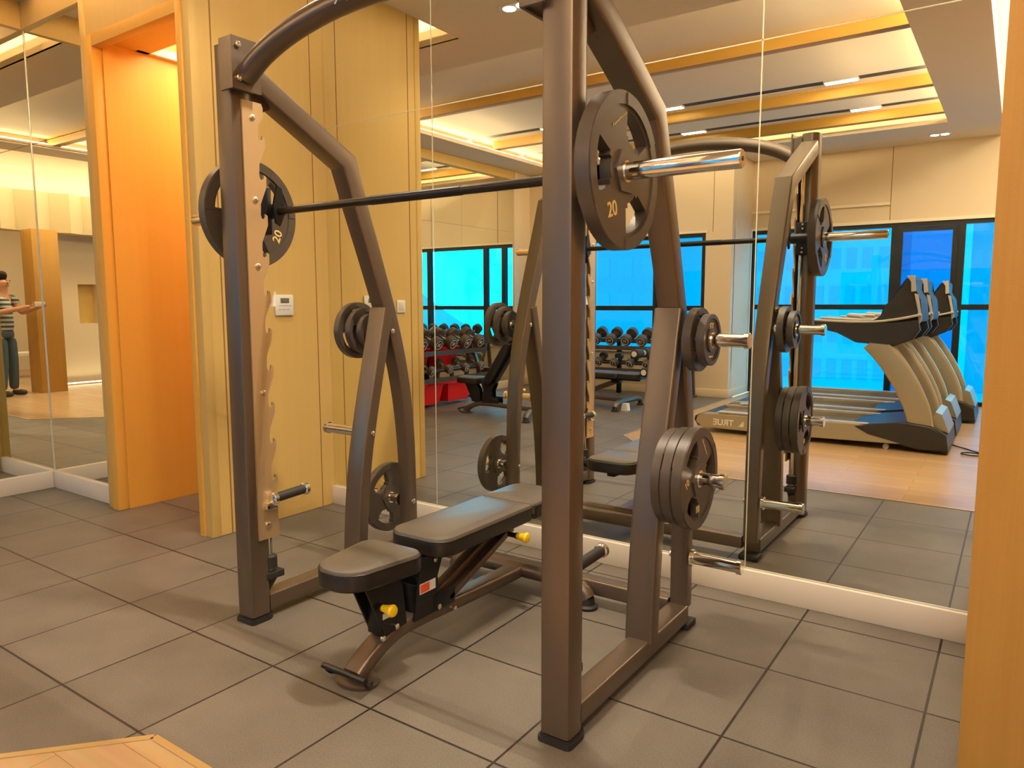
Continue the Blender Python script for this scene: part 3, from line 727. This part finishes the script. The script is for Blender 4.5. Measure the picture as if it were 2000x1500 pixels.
def make_bench(label, loc, rz, back=0., group=None):
    """adjustable bench; local +y runs from the foot plate to the rear feet, origin below the seat's front edge"""
    t = thing('weight_bench', label, 'weight bench', loc, rz, group)
    def O(name, bm, m, par=None, **k):
        return obj(name, bm, m, par or t, local=True, **k)
    def rotz(bm):   # tilts the back pad round its hinge
        if back: bmesh.ops.rotate(bm, cent=(0, .47, .40), matrix=Matrix.Rotation(back, 3, 'X'), verts=bm.verts)
        return bm
    s_out = outline(-.140, .140, 0, .335, .10, .06, .112)
    bm, ln = pad_bm(s_out, .375, .442); sp_ = O('seat', bm, 'vinyl')
    b = nb(); tube(b, ln+[ln[0]], .0022, 6, (0, 0, 1)); O('piping', b, 'vinyl_side', sp_)
    bm, _ = pad_bm(outline(-.142, .142, -.002, .337, .10, .06, .114), .366, .428, .008); O('side_band', bm, 'vinyl_side', sp_)
    for nm, y0, y1, rf, rb in (('back_pad', .415, 1.03, .075, .024), ('head_pad', 1.032, 1.33, .024, .075)):
        bm, ln = pad_bm(outline(-.145, .145, y0, y1, rf, rb), .385, .452); bp_ = O(nm, rotz(bm), 'vinyl')
        b = nb(); tube(b, ln+[ln[0]], .0022, 6, (0, 0, 1)); O('piping', rotz(b), 'vinyl_side', bp_)
        bm, _ = pad_bm(outline(-.147, .147, y0-(.002 if rf > .05 else -.003), y1+(.002 if rb > .05 else -.003), rf, rb), .376, .438, .008); O('side_band', rotz(bm), 'vinyl_side', bp_)
    b = nb(); add_box(b, (0, .86, .365), (.05, .84, .035), .006); add_box(b, (0, .96, .34), (.09, .12, .06), .01); O('back_rail', rotz(b), 'black_metal')
    # spine
    b = nb(); sweep(b, rrect(.085, .055, .016, 4), smooth_path([(0, .10, .03), (0, .17, .075), (0, .28, .118), (0, .42, .125), (0, .70, .112), (0, 1.11, .098)], 4)); O('spine', b, 'frame')
    b = nb(); lathe(b, [(0, .0), (.0, .085), (.012, .088), (.016, .075)], (0, 0, 0), 'z', 28)
    bmesh.ops.scale(b, vec=(1, .75, 1), verts=b.verts); bmesh.ops.translate(b, vec=(0, .115, 0), verts=b.verts); O('foot_plate', b, 'frame')
    b = nb(); tube(b, [(-.105, .055, .055), (.105, .055, .055)], .011, 14); tube(b, smooth_path([(-.10, .055, .055), (-.10, .08, .02), (-.075, .12, .012)], 3), .006, 8); tube(b, smooth_path([(.09, .055, .055), (.09, .08, .02), (.07, .12, .012)], 3), .006, 8); O('carry_handle', b, 'black_metal')
    # rear T
    b = nb(); tube(b, smooth_path([(-.37, 1.12, .045), (-.33, 1.12, .085), (-.22, 1.12, .10), (.22, 1.12, .10), (.33, 1.12, .085), (.37, 1.12, .045)], 3), .034, 18, (0, 0, 1)); O('rear_foot_tube', b, 'frame')
    for s in (-1, 1):
        b = nb(); lathe(b, [(0, .045), (.012, .048), (.02, .035), (.05, .03)], (s*.365, 1.12, 0), 'z', 24); O('foot_pad', b, 'rubber')
    # seat column
    b = nb(); prism(b, [(.215, .14), (.33, .14), (.31, .30), (.25, .375), (.10, .375), (.13, .33)], -.04, -.032); prism(b, [(.215, .14), (.33, .14), (.31, .30), (.25, .375), (.10, .375), (.13, .33)], .032, .04)
    add_box(b, (0, .24, .20), (.064, .08, .12), .004); cs = O('seat_column', b, 'black_metal')
    b = nb(); bx(.0405, .0415, .205, .275, .20, .222, bm=b); O('label_plate', b, 'label', cs)
    b = nb(); prism(b, [(.355, .14), (.50, .14), (.49, .28), (.53, .372), (.40, .372), (.37, .26)], -.055, -.047); prism(b, [(.355, .14), (.50, .14), (.49, .28), (.53, .372), (.40, .372), (.37, .26)], .047, .055)
    add_box(b, (0, .43, .20), (.094, .07, .12), .004); cs2 = O('back_column', b, 'black_metal')
    b = nb(); bx(.0555, .0565, .385, .475, .235, .275, bm=b); lb = O('warning_label', b, 'label', cs2)
    b = nb(); bx(.0566, .0569, .388, .44, .239, .271, bm=b); O('orange_panel', b, 'orange_label', cs2)
    # strut from the spine to the back rail
    if not back:
        b = nb(); sweep(b, rrect(.05, .055, .008, 3), [(0, .52, .17), (0, .98, .345)]); st = O('adjusting_strut', b, 'frame')
        b = nb(); sweep(b, rrect(.03, .03, .006, 2), [(.045, .56, .165), (.045, 1.0, .335)]); O('support_bar', b, 'frame')
    else:
        b = nb(); sweep(b, rrect(.05, .055, .008, 3), [(0, .80, .17), (0, .74, .56)]); st = O('adjusting_strut', b, 'frame')
    b = nb(); add_box(b, (-.055, .53, .175), (.01, .12, .07), .004); add_box(b, (.055, .53, .175), (.01, .12, .07), .004); add_box(b, (0, .475, .175), (.12, .012, .07), .004); O('strut_cradle', b, 'black_metal')
    for (kx, ky, kz) in ((.085, .19, .255), (.155, .93, .33)):
        if back and ky > .5: kx, ky, kz = .085, .85, .30
        b = nb(); lathe(b, [(-.075, .011), (-.035, .011), (-.034, .014), (-.028, .014)], (kx, ky, kz), 'x', 14); kp = O('pop_pin', b, 'black_metal')
        b = nb(); lathe(b, [(-.03, .012), (-.015, .014), (.005, .019), (.018, .023), (.026, .019), (.029, .008)], (kx, ky, kz), 'x', 20); O('yellow_knob', b, 'yellow', kp, label='bright yellow knob')
    for (bx_, by_, bz_) in ((.042, .20, .135), (.044, .60, .105), (.05, .985, .35), (.056, .49, .155), (.056, .47, .35), (-.042, .23, .14), (.042, .27, .155)):
        b = nb(); lathe(b, [(0, .011), (.008, .011), (.012, .006)], (bx_, by_, bz_), 'x', 12); O('bolt', b, 'bolt')
    return t
make_bench('grey padded bench with yellow knobs inside the rack', (2.335, -.015, 0), 0)

# ================================================================ CARDIO: TREADMILLS
def make_treadmill(label, loc):
    """local x: walking direction (front at 2.2), y from 0 (mirror side) to -.85"""
    t = thing('treadmill', label, 'treadmill', loc, 0, None)
    def O(name, bm, m, par=None, **k): return obj(name, bm, m, par or t, local=True, **k)
    Wd = .85
    b = nb(); bx(.05, 1.75, -Wd+.13, -.13, .13, .165, .01, bm=b); O('running_belt', b, 'tm_belt')
    for y in (-.065, -Wd+.065):
        b = nb(); prism(b, [(-.02, .10), (.0, .17), (.06, .195), (1.75, .215), (2.15, .20), (2.15, .07), (.9, .045), (.05, .05)], y-.06, y+.06, 'y')
        bmesh.ops.bevel(b, geom=[e for e in b.edges], offset=.008, segments=2, affect='EDGES'); sr = O('side_rail', b, 'tm_silver')
        b = nb(); bx(.2, 1.6, y-.045, y+.045, .208, .222, .004, bm=b); O('foot_strip', b, 'tm_grey', sr)
        if y > -.2:
            text_mesh('maker_name', 'TRUE', .088, 'white', None, face_to((0, 1, 0), (0, 0, 1), (.27, y+.0615, .112)), font_bold=.0015)
            o = COL.objects['maker_name'] if 'maker_name' in COL.objects else None
    b = nb(); prism(b, [(-.04, .12), (-.03, .16), (.02, .185), (.07, .17), (.07, .06), (0, .06)], -Wd+.02, -.02, 'y'); O('rear_roller_cover', b, 'tm_black')
    b = nb(); prism(b, [(1.45, .20), (1.75, .245), (1.92, .265), (2.1, .245), (2.22, .17), (2.24, .03), (2.0, .03), (1.6, .12)], -Wd, 0, 'y')
    bmesh.ops.bevel(b, geom=[e for e in b.edges if abs(e.verts[0].co.y-e.verts[1].co.y) < 1e-5], offset=.012, segments=3, affect='EDGES'); O('motor_cover', b, 'tm_black')
    b = nb(); prism(b, [(2.06, .24), (2.12, .36), (2.17, .34), (2.23, .18)], -Wd+.12, -.12, 'y'); O('front_shroud', b, 'tm_silver')
    for y in (-.07, -Wd+.07):
        pts = smooth_path([(2.02, y, .20), (1.98, y, .38), (1.88, y, .60), (1.74, y, .82), (1.60, y, .98)], 4)
        b = nb(); sweep(b, rrect(.09, .205, .035, 4), pts, (0, 1, 0), scales=[(1, 1.0+.0*k) for k in range(len(pts))]); O('upright', b, 'tm_silver')
        pts = [(1.02, .065+y*0+1.125), (1.02, 1.10)]
        b = nb(); prism(b, [(1.02, 1.165), (1.02, 1.10), (1.3, 1.055), (1.46, .96), (1.78, .935), (1.92, 1.0), (1.97, 1.08), (1.95, 1.17), (1.7, 1.13), (1.4, 1.135)], y-.05, y+.05, 'y')
        bmesh.ops.bevel(b, geom=[e for e in b.edges if abs(e.verts[0].co.y-e.verts[1].co.y) < 1e-5], offset=.010, segments=2, affect='EDGES')
        ha = O('arm_rail', b, 'tm_black')
        b = nb(); sweep(b, rrect(.085, .022, .008, 3), smooth_path([(1.0, y, 1.165), (1.3, y, 1.148), (1.6, y, 1.148), (1.82, y, 1.18), (1.97, y, 1.215)], 3), (0, 1, 0)); O('hand_grip', b, 'tm_grey', ha)
    b = nb(); prism(b, [(1.56, 1.15), (1.655, 1.20), (1.66, 1.29), (1.74, 1.35), (1.845, 1.535), (1.875, 1.555), (1.90, 1.54), (1.905, 1.42), (1.95, 1.36), (1.975, 1.15), (1.75, 1.12)], -Wd+.12, -.12, 'y')
    bmesh.ops.bevel(b, geom=[e for e in b.edges], offset=.012, segments=2, affect='EDGES'); hd = O('console', b, 'tm_black')
    b = nb(); bmesh.ops.create_grid(b, x_segments=1, y_segments=1, size=.5)
    bmesh.ops.scale(b, vec=(.24, .46, 1), verts=b.verts); bmesh.ops.rotate(b, cent=(0, 0, 0), matrix=Matrix.Rotation(-1.02, 3, 'Y'), verts=b.verts)
    r = bmesh.ops.extrude_face_region(b, geom=b.faces[:]); bmesh.ops.translate(b, vec=(-.012, 0, .008), verts=[v for v in r['geom'] if isinstance(v, bmesh.types.BMVert)])
    bmesh.ops.translate(b, vec=(1.775, -Wd/2, 1.43), verts=b.verts); O('screen', b, 'screen', hd)
    b = nb(); prism(b, [(1.84, 1.558), (1.90, 1.558), (1.915, 1.42), (1.88, 1.415), (1.875, 1.50)], -.118, -.09, 'y'); prism(b, [(1.905, 1.40), (1.935, 1.39), (1.975, 1.17), (1.95, 1.12), (1.94, 1.25)], -.118, -.09, 'y'); O('console_trim', b, 'tm_grey', hd)
    b = nb(); tube(b, smooth_path([(1.50, -.13, 1.19), (1.36, -.25, 1.20), (1.34, -Wd/2, 1.205), (1.36, -Wd+.25, 1.20), (1.50, -Wd+.13, 1.19)], 4), .017, 12, (0, 0, 1)); O('front_handlebar', b, 'tm_grey')
    b = nb(); lathe(b, [(-.02, .025), (.02, .025)], (1.75, -.07, .025), 'y', 16); lathe(b, [(-.02, .025), (.02, .025)], (1.75, -Wd+.07, .025), 'y', 16); O('transport_wheel', b, 'tm_grey')
    # rename and parent the maker's name
    for o in list(COL.objects):
        if o.name.startswith('maker_name') and o.parent is None: o.parent = t
    b = nb(); prism(b, [(.055, .085), (.105, .085), (.105, .145)], .0, .0016, 'y'); prism(b, [(.045, .085), (.075, .085), (.09, .112)], .0, .0016, 'y')
    bmesh.ops.translate(b, vec=(.37, -.005, 0), verts=b.verts); o = O('maker_mark', b, 'white')
    return t
tm = make_treadmill('grey treadmill seen in the mirror, nearest to it, with lettered side', (1.50, -2.34, 0))
dup(tm, (1.50, -3.36, 0), 0, 'middle of the three grey treadmills in a row in the mirror')
dup(tm, (1.61, -4.42, 0), 0, 'farthest of the three grey treadmills, beside the full-height window')
b = nb(); tube(b, smooth_path([(3.72, -2.9, .012), (3.85, -2.75, .010), (3.95, -2.62, .010), (4.10, -2.55, .010)], 5), .006, 8, (0, 0, 1))
tag(obj('power_cord', b, 'rubber'), 'thin black cord trailing on the wood floor from a treadmill', 'cord')
b = nb(); tube(b, [(3.90+.07*math.cos(a/16*2*PI), -2.48+.055*math.sin(a/16*2*PI), .010+.0005*a) for a in range(18)], .006, 8, (0, 0, 1))
tag(obj('power_cord', b, 'rubber'), 'small coil of black cord lying on the wood floor by the column', 'cord')

# ================================================================ DUMBBELLS AND RACKS
def make_dumbbell(label, loc, r, L, num, group):
    """handle along local y; front head at -y"""
    t = thing('dumbbell', label, 'dumbbell', loc, 0, group)
    def O(name, bm, m, par=None): return obj(name, bm, m, par or t, local=True)
    b = nb(); tube(b, [(0, -L/2+.03, 0), (0, L/2-.03, 0)], .016, 12); O('handle', b, 'chrome')
    for s in (-1, 1):
        b = nb(); lathe(b, [(0, r*.5), (.004, r*.86), (.016, r), (r*1.0, r), (r*1.05, r*.9)], (0, 0, 0), 'y', 28)
        if s > 0: bmesh.ops.rotate(b, cent=(0, 0, 0), matrix=Matrix.Rotation(PI, 3, 'X'), verts=b.verts)
        bmesh.ops.translate(b, vec=(0, s*L/2, 0), verts=b.verts); hd = O('head', b, 'plate_rubber')
        b = nb(); n = 28
        tube(b, [(r*.66*math.cos(2*PI*k/n), s*(L/2+.0008), r*.66*math.sin(2*PI*k/n)) for k in range(n+1)], .0028, 6, (0, 1, 0)); O('ring', b, 'label', hd)
        cu = text_mesh('number', num, r*.62, 'label', None, face_to((0, s, 0), (0, 0, 1), (0, s*(L/2+.001), 0)), font_bold=.0012); cu.parent = hd
    return t
def dumbbell_row(n, p0, p1, rz, tilt, r, L, place, nums, group):
    first = None
    for i in range(n):
        f = i/(n-1) if n > 1 else 0; loc = tuple(p0[k]+(p1[k]-p0[k])*f for k in range(3))
        lab = 'black dumbbell, %s %s' % (place[1][i], place[0])
        if i % 2 == 0 or first is None:
            d = make_dumbbell(lab, loc, r, L, nums[i], group); first = d
        else:
            d = dup(first, loc, label=lab)
        d.rotation_euler = Matrix.Rotation(rz, 3, 'Z').to_euler() if not tilt else (Matrix.Rotation(rz, 4, 'Z') @ Matrix.Rotation(tilt, 4, 'X')).to_euler()
def rack(label, loc, rz, Lr, tiers):
    """rack along local x, front at +y; tiers: list of (y, z)"""
    t = thing('dumbbell_rack', label, 'dumbbell rack', loc, rz)
    def O(name, bm, m, par=None): return obj(name, bm, m, par or t, local=True)
    for s in (0, 1):
        x = s*Lr
        b = nb(); sweep(b, rrect(.05, .07, .008, 3), [(x, .46, .03), (x, .10, .88)]); O('end_leg', b, 'frame')
        b = nb(); sweep(b, rrect(.05, .05, .008, 3), [(x, .04, .03), (x, .14, .80)]); O('rear_leg', b, 'frame')
        b = nb(); bx(x-.04, x+.04, .0, .52, 0, .035, .006, bm=b); O('base_foot', b, 'frame')
    for (y, z) in tiers:
        for dy, dz in ((-.10, .045), (.10, -.045)):
            b = nb(); add_box(b, (Lr/2, y+dy, z+dz), (Lr, .06, .018), .003); bx(0, Lr, y+dy+(.028 if dy > 0 else -.034), y+dy+(.034 if dy > 0 else -.028), z+dz-.03, z+dz+.03, bm=b); O('shelf_rail', b, 'frame')
        b = nb(); bx(-.02, .02, y-.13, y+.13, z-.06, z+.03, bm=b); bx(Lr-.02, Lr+.02, y-.13, y+.13, z-.06, z+.03, bm=b); O('shelf_end', b, 'frame')
    b = nb(); bx(Lr/2-.03, Lr/2+.03, .10, .16, 0, .80, .004, bm=b); O('centre_leg', b, 'black_metal')
    return t
# rack under the window (runs along x, front faces the mirror)
rack('dumbbell rack standing under the window, facing the mirror', (-1.75, -4.98, 0), 0, 2.22, ((.32, .73), (.40, .42)))
N9 = ['25', '22', '20', '18', '16', '14', '12', '10', '8']
pl = ['%s from mirror-view left' % w for w in ('first', 'second', 'third', 'fourth', 'fifth', 'sixth', 'seventh', 'eighth', 'ninth')]
dumbbell_row(9, (-1.60, -4.66, .86), (.33, -4.66, .84), PI, .42, .082, .32, ('on the top shelf under the window', pl, ''), N9, 'dumbbells on the top shelf under the window')
dumbbell_row(8, (-1.55, -4.58, .525), (.20, -4.58, .515), PI, .42, .062, .26, ('on the lower shelf under the window', pl, ''), ['9', '8', '7', '6', '5', '4', '3', '2'], 'dumbbells on the lower shelf under the window')
# rack along the left wall
rack('dumbbell rack with red bins along the left mirrored wall', (-2.34, -1.42, 0), -PI/2, 1.85, ((.30, .73), (.40, .40)))
dumbbell_row(6, (-2.02, -1.62, .86), (-2.02, -3.09, .86), PI/2, .42, .090, .34, ('on the left wall rack top', ['%s from window end' % w for w in ('sixth', 'fifth', 'fourth', 'third', 'second', 'first')], ''), ['40', '37', '35', '32', '30', '27'], 'dumbbells on the top shelf of the left rack')
dumbbell_row(5, (-1.93, -1.70, .515), (-1.93, -3.05, .515), PI/2, .42, .060, .26, ('on the left wall rack lower shelf', ['%s from window end' % w for w in ('fifth', 'fourth', 'third', 'second', 'first')], ''), ['10', '9', '8', '7', '6'], 'dumbbells on the lower shelf of the left rack')
def red_bin(label, loc, w=.42):
    t = thing('storage_bin', label, 'storage bin', loc, 0)
    b = nb()
    A = [(-w*.42, -.09, 0), (w*.42, -.09, 0), (w*.42, .09, 0), (-w*.42, .09, 0)]; B = [(-w/2, -.13, .24), (w/2, -.13, .24), (w/2, .13, .24), (-w/2, .13, .24)]
    Cc = [(x*.96, y*.94, .24) for x, y, z in B]; D = [(x*.95, y*.92, .015) for x, y, z in A]
    R_ = [[b.verts.new(p) for p in q] for q in (A, B, Cc, D)]
    for i in range(3):
        for j in range(4): b.faces.new((R_[i][j], R_[i][(j+1) % 4], R_[i+1][(j+1) % 4], R_[i+1][j]))
    b.faces.new(R_[0]); b.faces.new(R_[3])
    bmesh.ops.rotate(b, cent=(0, 0, 0), matrix=Matrix.Rotation(PI/2, 3, 'Z'), verts=b.verts)
    obj('tub', b, 'red', t, local=True)
    b = nb(); sweep(b, rrect(.012, .018, .004, 2), [(-.132, -w/2-.004, .238), (.132, -w/2-.004, .238)], (0, 0, 1)); sweep(b, rrect(.012, .018, .004, 2), [(.134, -w/2, .238), (.134, w/2, .238)], (0, 0, 1)); obj('rim', b, 'red', t, local=True)
    return t
for y, z, lab in ((-2.62, .50, 'red plastic bin on the left rack, upper one nearer the window'), (-2.02, .50, 'red plastic bin on the left rack, upper one farther from the window'), (-2.66, .04, 'red plastic bin under the left rack, low one nearer the window'), (-2.06, .04, 'red plastic bin under the left rack, low one farther from the window')):
    r_ = red_bin(lab, (-2.205 if z > .3 else -2.02, y, z), .5); r_['group'] = 'red bins of the left rack'
# benches seen in the mirror
make_bench('upright-backed bench seen in the mirror beside the left rack', (-1.42, -2.05, 0), -PI/2-.1, 1.0)
rb = make_bench('flat bench with foam rollers before the window rack', (-.95, -3.47, 0), -PI/2, 0)
def roller(x, y, z):
    b = nb(); lathe(b, [(-.10, .02), (-.09, .05), (-.08, .058), (.08, .058), (.09, .05), (.10, .02)], (x, y, z), 'y', 22)
    o = obj('foam_roller', b, 'rubber', rb); b = nb(); lathe(b, [(0, .035), (.006, .033)], (x, y+.098, z), 'y', 18); obj('roller_cap', b, 'white', o)
for x, z in ((.34, .70), (.47, .48)): roller(x, -3.36, z); roller(x, -3.64, z)
b = nb(); tube(b, smooth_path([(.10, -3.5, .40), (.30, -3.5, .40), (.42, -3.5, .50), (.50, -3.5, .72)], 4), .022, 12, (0, 1, 0)); tube(b, [(.34, -3.7, .70), (.34, -3.3, .70)], .014, 10); tube(b, [(.47, -3.7, .48), (.47, -3.3, .48)], .014, 10); obj('roller_frame', b, 'frame', rb)
b = nb(); prism(b, [(-.045, 0), (.045, 0), (.03, .09), (-.03, .09)], -3.30, -3.22, 'y'); bmesh.ops.translate(b, vec=(.24, 0, 0), verts=b.verts); obj('white_foot', b, 'white', rb, label='white plastic foot')

# lounge bits seen in the corner mirror
for i, (x, y) in enumerate(((7.6, -2.5), (7.7, -3.4))):
    t = thing('lounge_bench', 'low white bench in the lounge, %s' % ('nearer the pillar' if i == 0 else 'farther from the pillar'), 'bench', (x, y, 0))
    obj('seat', bx(x-.2, x+.2, y-.4, y+.4, .38, .46, .01), 'white', t)
    for dx in (-.16, .16):
        for dy in (-.35, .35): obj('leg', bx(x+dx-.015, x+dx+.015, y+dy-.015, y+dy+.015, 0, .38), 'black_metal', t)

# ================================================================ OUTSIDE
def tower(x0, x1, y, zb, zt, dep, nx, nz, m, label):
    t = thing('tower_block', label, 'building', ((x0+x1)/2, y-dep/2, zb))
    obj('facade', bx(x0, x1, y-dep, y, zb, zt), m, t)
    b = nb(); w = (x1-x0)/nx; h = (zt-zb)/nz
    for i in range(nx):
        for j in range(nz): bx(x0+w*(i+.18), x0+w*(i+.82), y-.02, y+.06, zb+h*(j+.25), zb+h*(j+.8), bm=b)
    g = obj('window_band', b, 'facade_win', t); g['kind'] = 'stuff'
tower(-30, -16, -42, -20, 30, 10, 8, 20, 'facade2', 'bluish tower block outside, leftmost behind the left window')
tower(-12, -3, -50, -20, 26, 10, 9, 18, 'facade', 'pale tower block outside behind the window over the dumbbells')
tower(1, 5.5, -60, -20, 40, 10, 5, 28, 'facade2', 'narrow dark tower block outside beside the pier')
tower(7, 15, -46, -20, 24, 10, 8, 20, 'facade', 'pale gridded tower block outside the full-height windows')
tower(20, 32, -55, -20, 34, 10, 8, 22, 'facade2', 'far right tower block outside the full-height windows')
t = thing('street_terrace', 'pale roof terrace with railings just outside the windows', 'terrace', (3, -22, -3))
obj('deck', bx(-25, 30, -36, -12, -3.4, -3.0), 'facade', t)
b = nb()
for i in range(60): bx(-20+.7*i, -19.95+.7*i, -20.05, -20, -3, -1.6, bm=b)
bx(-20, 22, -20.06, -19.99, -1.65, -1.55, bm=b); obj('railing', b, 'facade2', t)

# ================================================================ PERSON (seen in the corner mirror)
def skin_chain(name, pts, rad, edges, material, parent, sub=2):
    me = bpy.data.meshes.new(name); bm = nb(); lay = bm.verts.layers.skin.verify(); vs = [bm.verts.new(p) for p in pts]
    for a, c in edges: bm.edges.new((vs[a], vs[c]))
    for v_, r_ in zip(vs, rad): v_[lay].radius = (r_, r_) if isinstance(r_, float) else r_
    vs[0][lay].use_root = True
    bm.to_mesh(me); bm.free(); me.materials.append(M[material])
    o = bpy.data.objects.new(name, me); COL.objects.link(o); o.parent = parent
    s_ = o.modifiers.new('skin', 'SKIN'); s_.use_smooth_shade = True; s_.branch_smoothing = .6
    d = o.modifiers.new('sub', 'SUBSURF'); d.levels = sub; d.render_levels = sub
    return o
PX, PYY = 4.72, -1.30
pe = thing('person', 'dark-haired person in striped shirt and jeans holding up a phone beside the pillar', 'person', (PX, PYY, 0))
def L(p): return (p[0]-PX, p[1]-PYY, p[2])
ph = Vector((CX, CY, CZ))-fwd*.022+r2*.055
phr = ph+r2*.075; phl = ph-r2*.075
F = (Vector((ph.x-PX, ph.y-PYY, 0))).normalized(); Sd = Vector((-F.y, F.x, 0))        # facing, person's left
def B(f, s, z): v_ = F*f+Sd*s; return (v_.x, v_.y, z)
hr = Vector(phr)-Vector((PX, PYY, 0)); hl = Vector(phl)-Vector((PX, PYY, 0))-fwd*.0
# body, arms and head are one surface
pts = [B(0, 0, .95), B(0, 0, 1.12), B(0, 0, 1.30), B(.0, 0, 1.42), B(.01, 0, 1.50), B(.02, 0, 1.60), B(.03, 0, 1.68),
       B(0, .10, .90), B(.02, .11, .50), B(-.01, .12, .09), B(.12, .13, .04), B(0, -.10, .90), B(.02, -.11, .50), B(-.01, -.12, .09), B(.12, -.13, .04),
       B(0, .18, 1.40), B(.10, .24, 1.20), tuple(hl+Vector((.06, .03, -.03))), B(0, -.18, 1.40), B(.10, -.24, 1.20), tuple(hr+Vector((.05, .03, -.03)))]
rad = [(.11, .09), (.13, .095), (.15, .105), .085, .055, .085, .08, .06, .050, .038, .034, .06, .050, .038, .034, .062, .046, .028, .062, .046, .028]
ed = [(0, 1), (1, 2), (2, 3), (3, 4), (4, 5), (5, 6), (0, 7), (7, 8), (8, 9), (9, 10), (0, 11), (11, 12), (12, 13), (13, 14), (3, 15), (15, 16), (16, 17), (3, 18), (18, 19), (19, 20)]
skin_chain('body', pts, rad, ed, 'skin', pe)
skin_chain('shirt', [B(0, 0, .86), B(0, 0, 1.12), B(0, 0, 1.30), B(0, 0, 1.42), B(0, .19, 1.395), B(.06, .225, 1.29), B(0, -.19, 1.395), B(.06, -.225, 1.29)],
           [(.172, .132), (.165, .122), (.178, .128), .10, .078, .066, .078, .066], [(0, 1), (1, 2), (2, 3), (3, 4), (4, 5), (3, 6), (6, 7)], 'shirt', pe)
skin_chain('jeans', [B(0, 0, .97), B(0, 0, .90), B(0, 0, .82)], [(.15, .115), (.155, .12), (.145, .11)], [(0, 1), (1, 2)], 'jeans', pe)
for s in (1, -1): skin_chain('trouser_leg', [B(0, s*.085, .86), B(.02, s*.095, .50), B(-.01, s*.115, .08)], [.090, .074, .064], [(0, 1), (1, 2)], 'jeans', pe)
for s in (1, -1): skin_chain('shoe', [B(-.05, s*.12, .05), B(.04, s*.125, .05), B(.17, s*.135, .04)], [.046, .05, .038], [(0, 1), (1, 2)], 'leather', pe)
skin_chain('hair', [B(-.045, 0, 1.63), B(-.02, 0, 1.70), B(.03, 0, 1.735), B(.075, 0, 1.715)], [.078, .098, .086, .055], [(0, 1), (1, 2), (2, 3)], 'hair', pe)
b = nb()
for s in (1, -1): add_box(b, B(.112, s*.032, 1.655), (.014, .014, .012), .004)
obj('eye', b, 'hair', pe, local=True)
b = nb(); add_box(b, B(.112, 0, 1.625), (.03, .026, .04), .010); obj('nose', b, 'skin', pe, local=True)
b = nb(); add_box(b, B(.098, 0, 1.585), (.02, .05, .010), .004); obj('mouth', b, mat('lips', (.35, .10, .08), .5), pe, local=True)
b = nb()
for s in (1, -1): add_box(b, B(.02, s*.088, 1.64), (.035, .018, .055), .008)
obj('ear', b, 'skin', pe, local=True)
for nm, hh_, sg in (('right_hand', hr, 1), ('left_hand', hl, -1)):
    base = hh_+Vector((.04, .02, -.035)); R2 = r2*sg
    pts = [tuple(base), tuple(hh_+R2*.028-fwd*.012)]; rd = [.026, (.028, .018)]; ed = [(0, 1)]
    skin_chain('hand', pts, rd, ed, 'skin', pe)
    for k in range(4):
        z = .026-.017*k; p0 = hh_+R2*.030+u2*z-fwd*.008; p1 = hh_+R2*.026+u2*z+fwd*.004; p2 = hh_+R2*(.004+.004*k)+u2*(z-.002)+fwd*.0045
        skin_chain('finger', [tuple(p0), tuple(p1), tuple(p2)], [.0085, .0075, .006], [(0, 1), (1, 2)], 'skin', pe, 1)
    p0 = hh_+R2*.022-u2*.03-fwd*.014; p1 = hh_+R2*.002-u2*.012-fwd*.018
    skin_chain('thumb', [tuple(p0), tuple(p1)], [.0105, .008], [(0, 1)], 'skin', pe, 1)
t = thing('phone', 'white phone held up in the hands of the person beside the pillar', 'phone', tuple(ph))
mm = Matrix((r2, fwd, u2)).transposed()
b = nb(); add_box(b, (0, 0, 0), (.150, .008, .072), .0035); bmesh.ops.rotate(b, cent=(0, 0, 0), matrix=mm, verts=b.verts); bmesh.ops.translate(b, vec=ph, verts=b.verts); obj('case', b, 'white', t)
b = nb(); add_box(b, (0, -.0045, 0), (.142, .001, .066), .0004); bmesh.ops.rotate(b, cent=(0, 0, 0), matrix=mm, verts=b.verts); bmesh.ops.translate(b, vec=ph, verts=b.verts); obj('screen', b, 'screen', t)
b = nb(); lathe(b, [(0, .008), (.002, .008), (.003, .006)], (-.055, .004, 0), 'y', 16); lathe(b, [(0, .006), (.002, .006), (.003, .004)], (-.055, .004, .02), 'y', 16); bmesh.ops.rotate(b, cent=(0, 0, 0), matrix=mm, verts=b.verts); bmesh.ops.translate(b, vec=ph, verts=b.verts); obj('lens', b, 'screen', t)
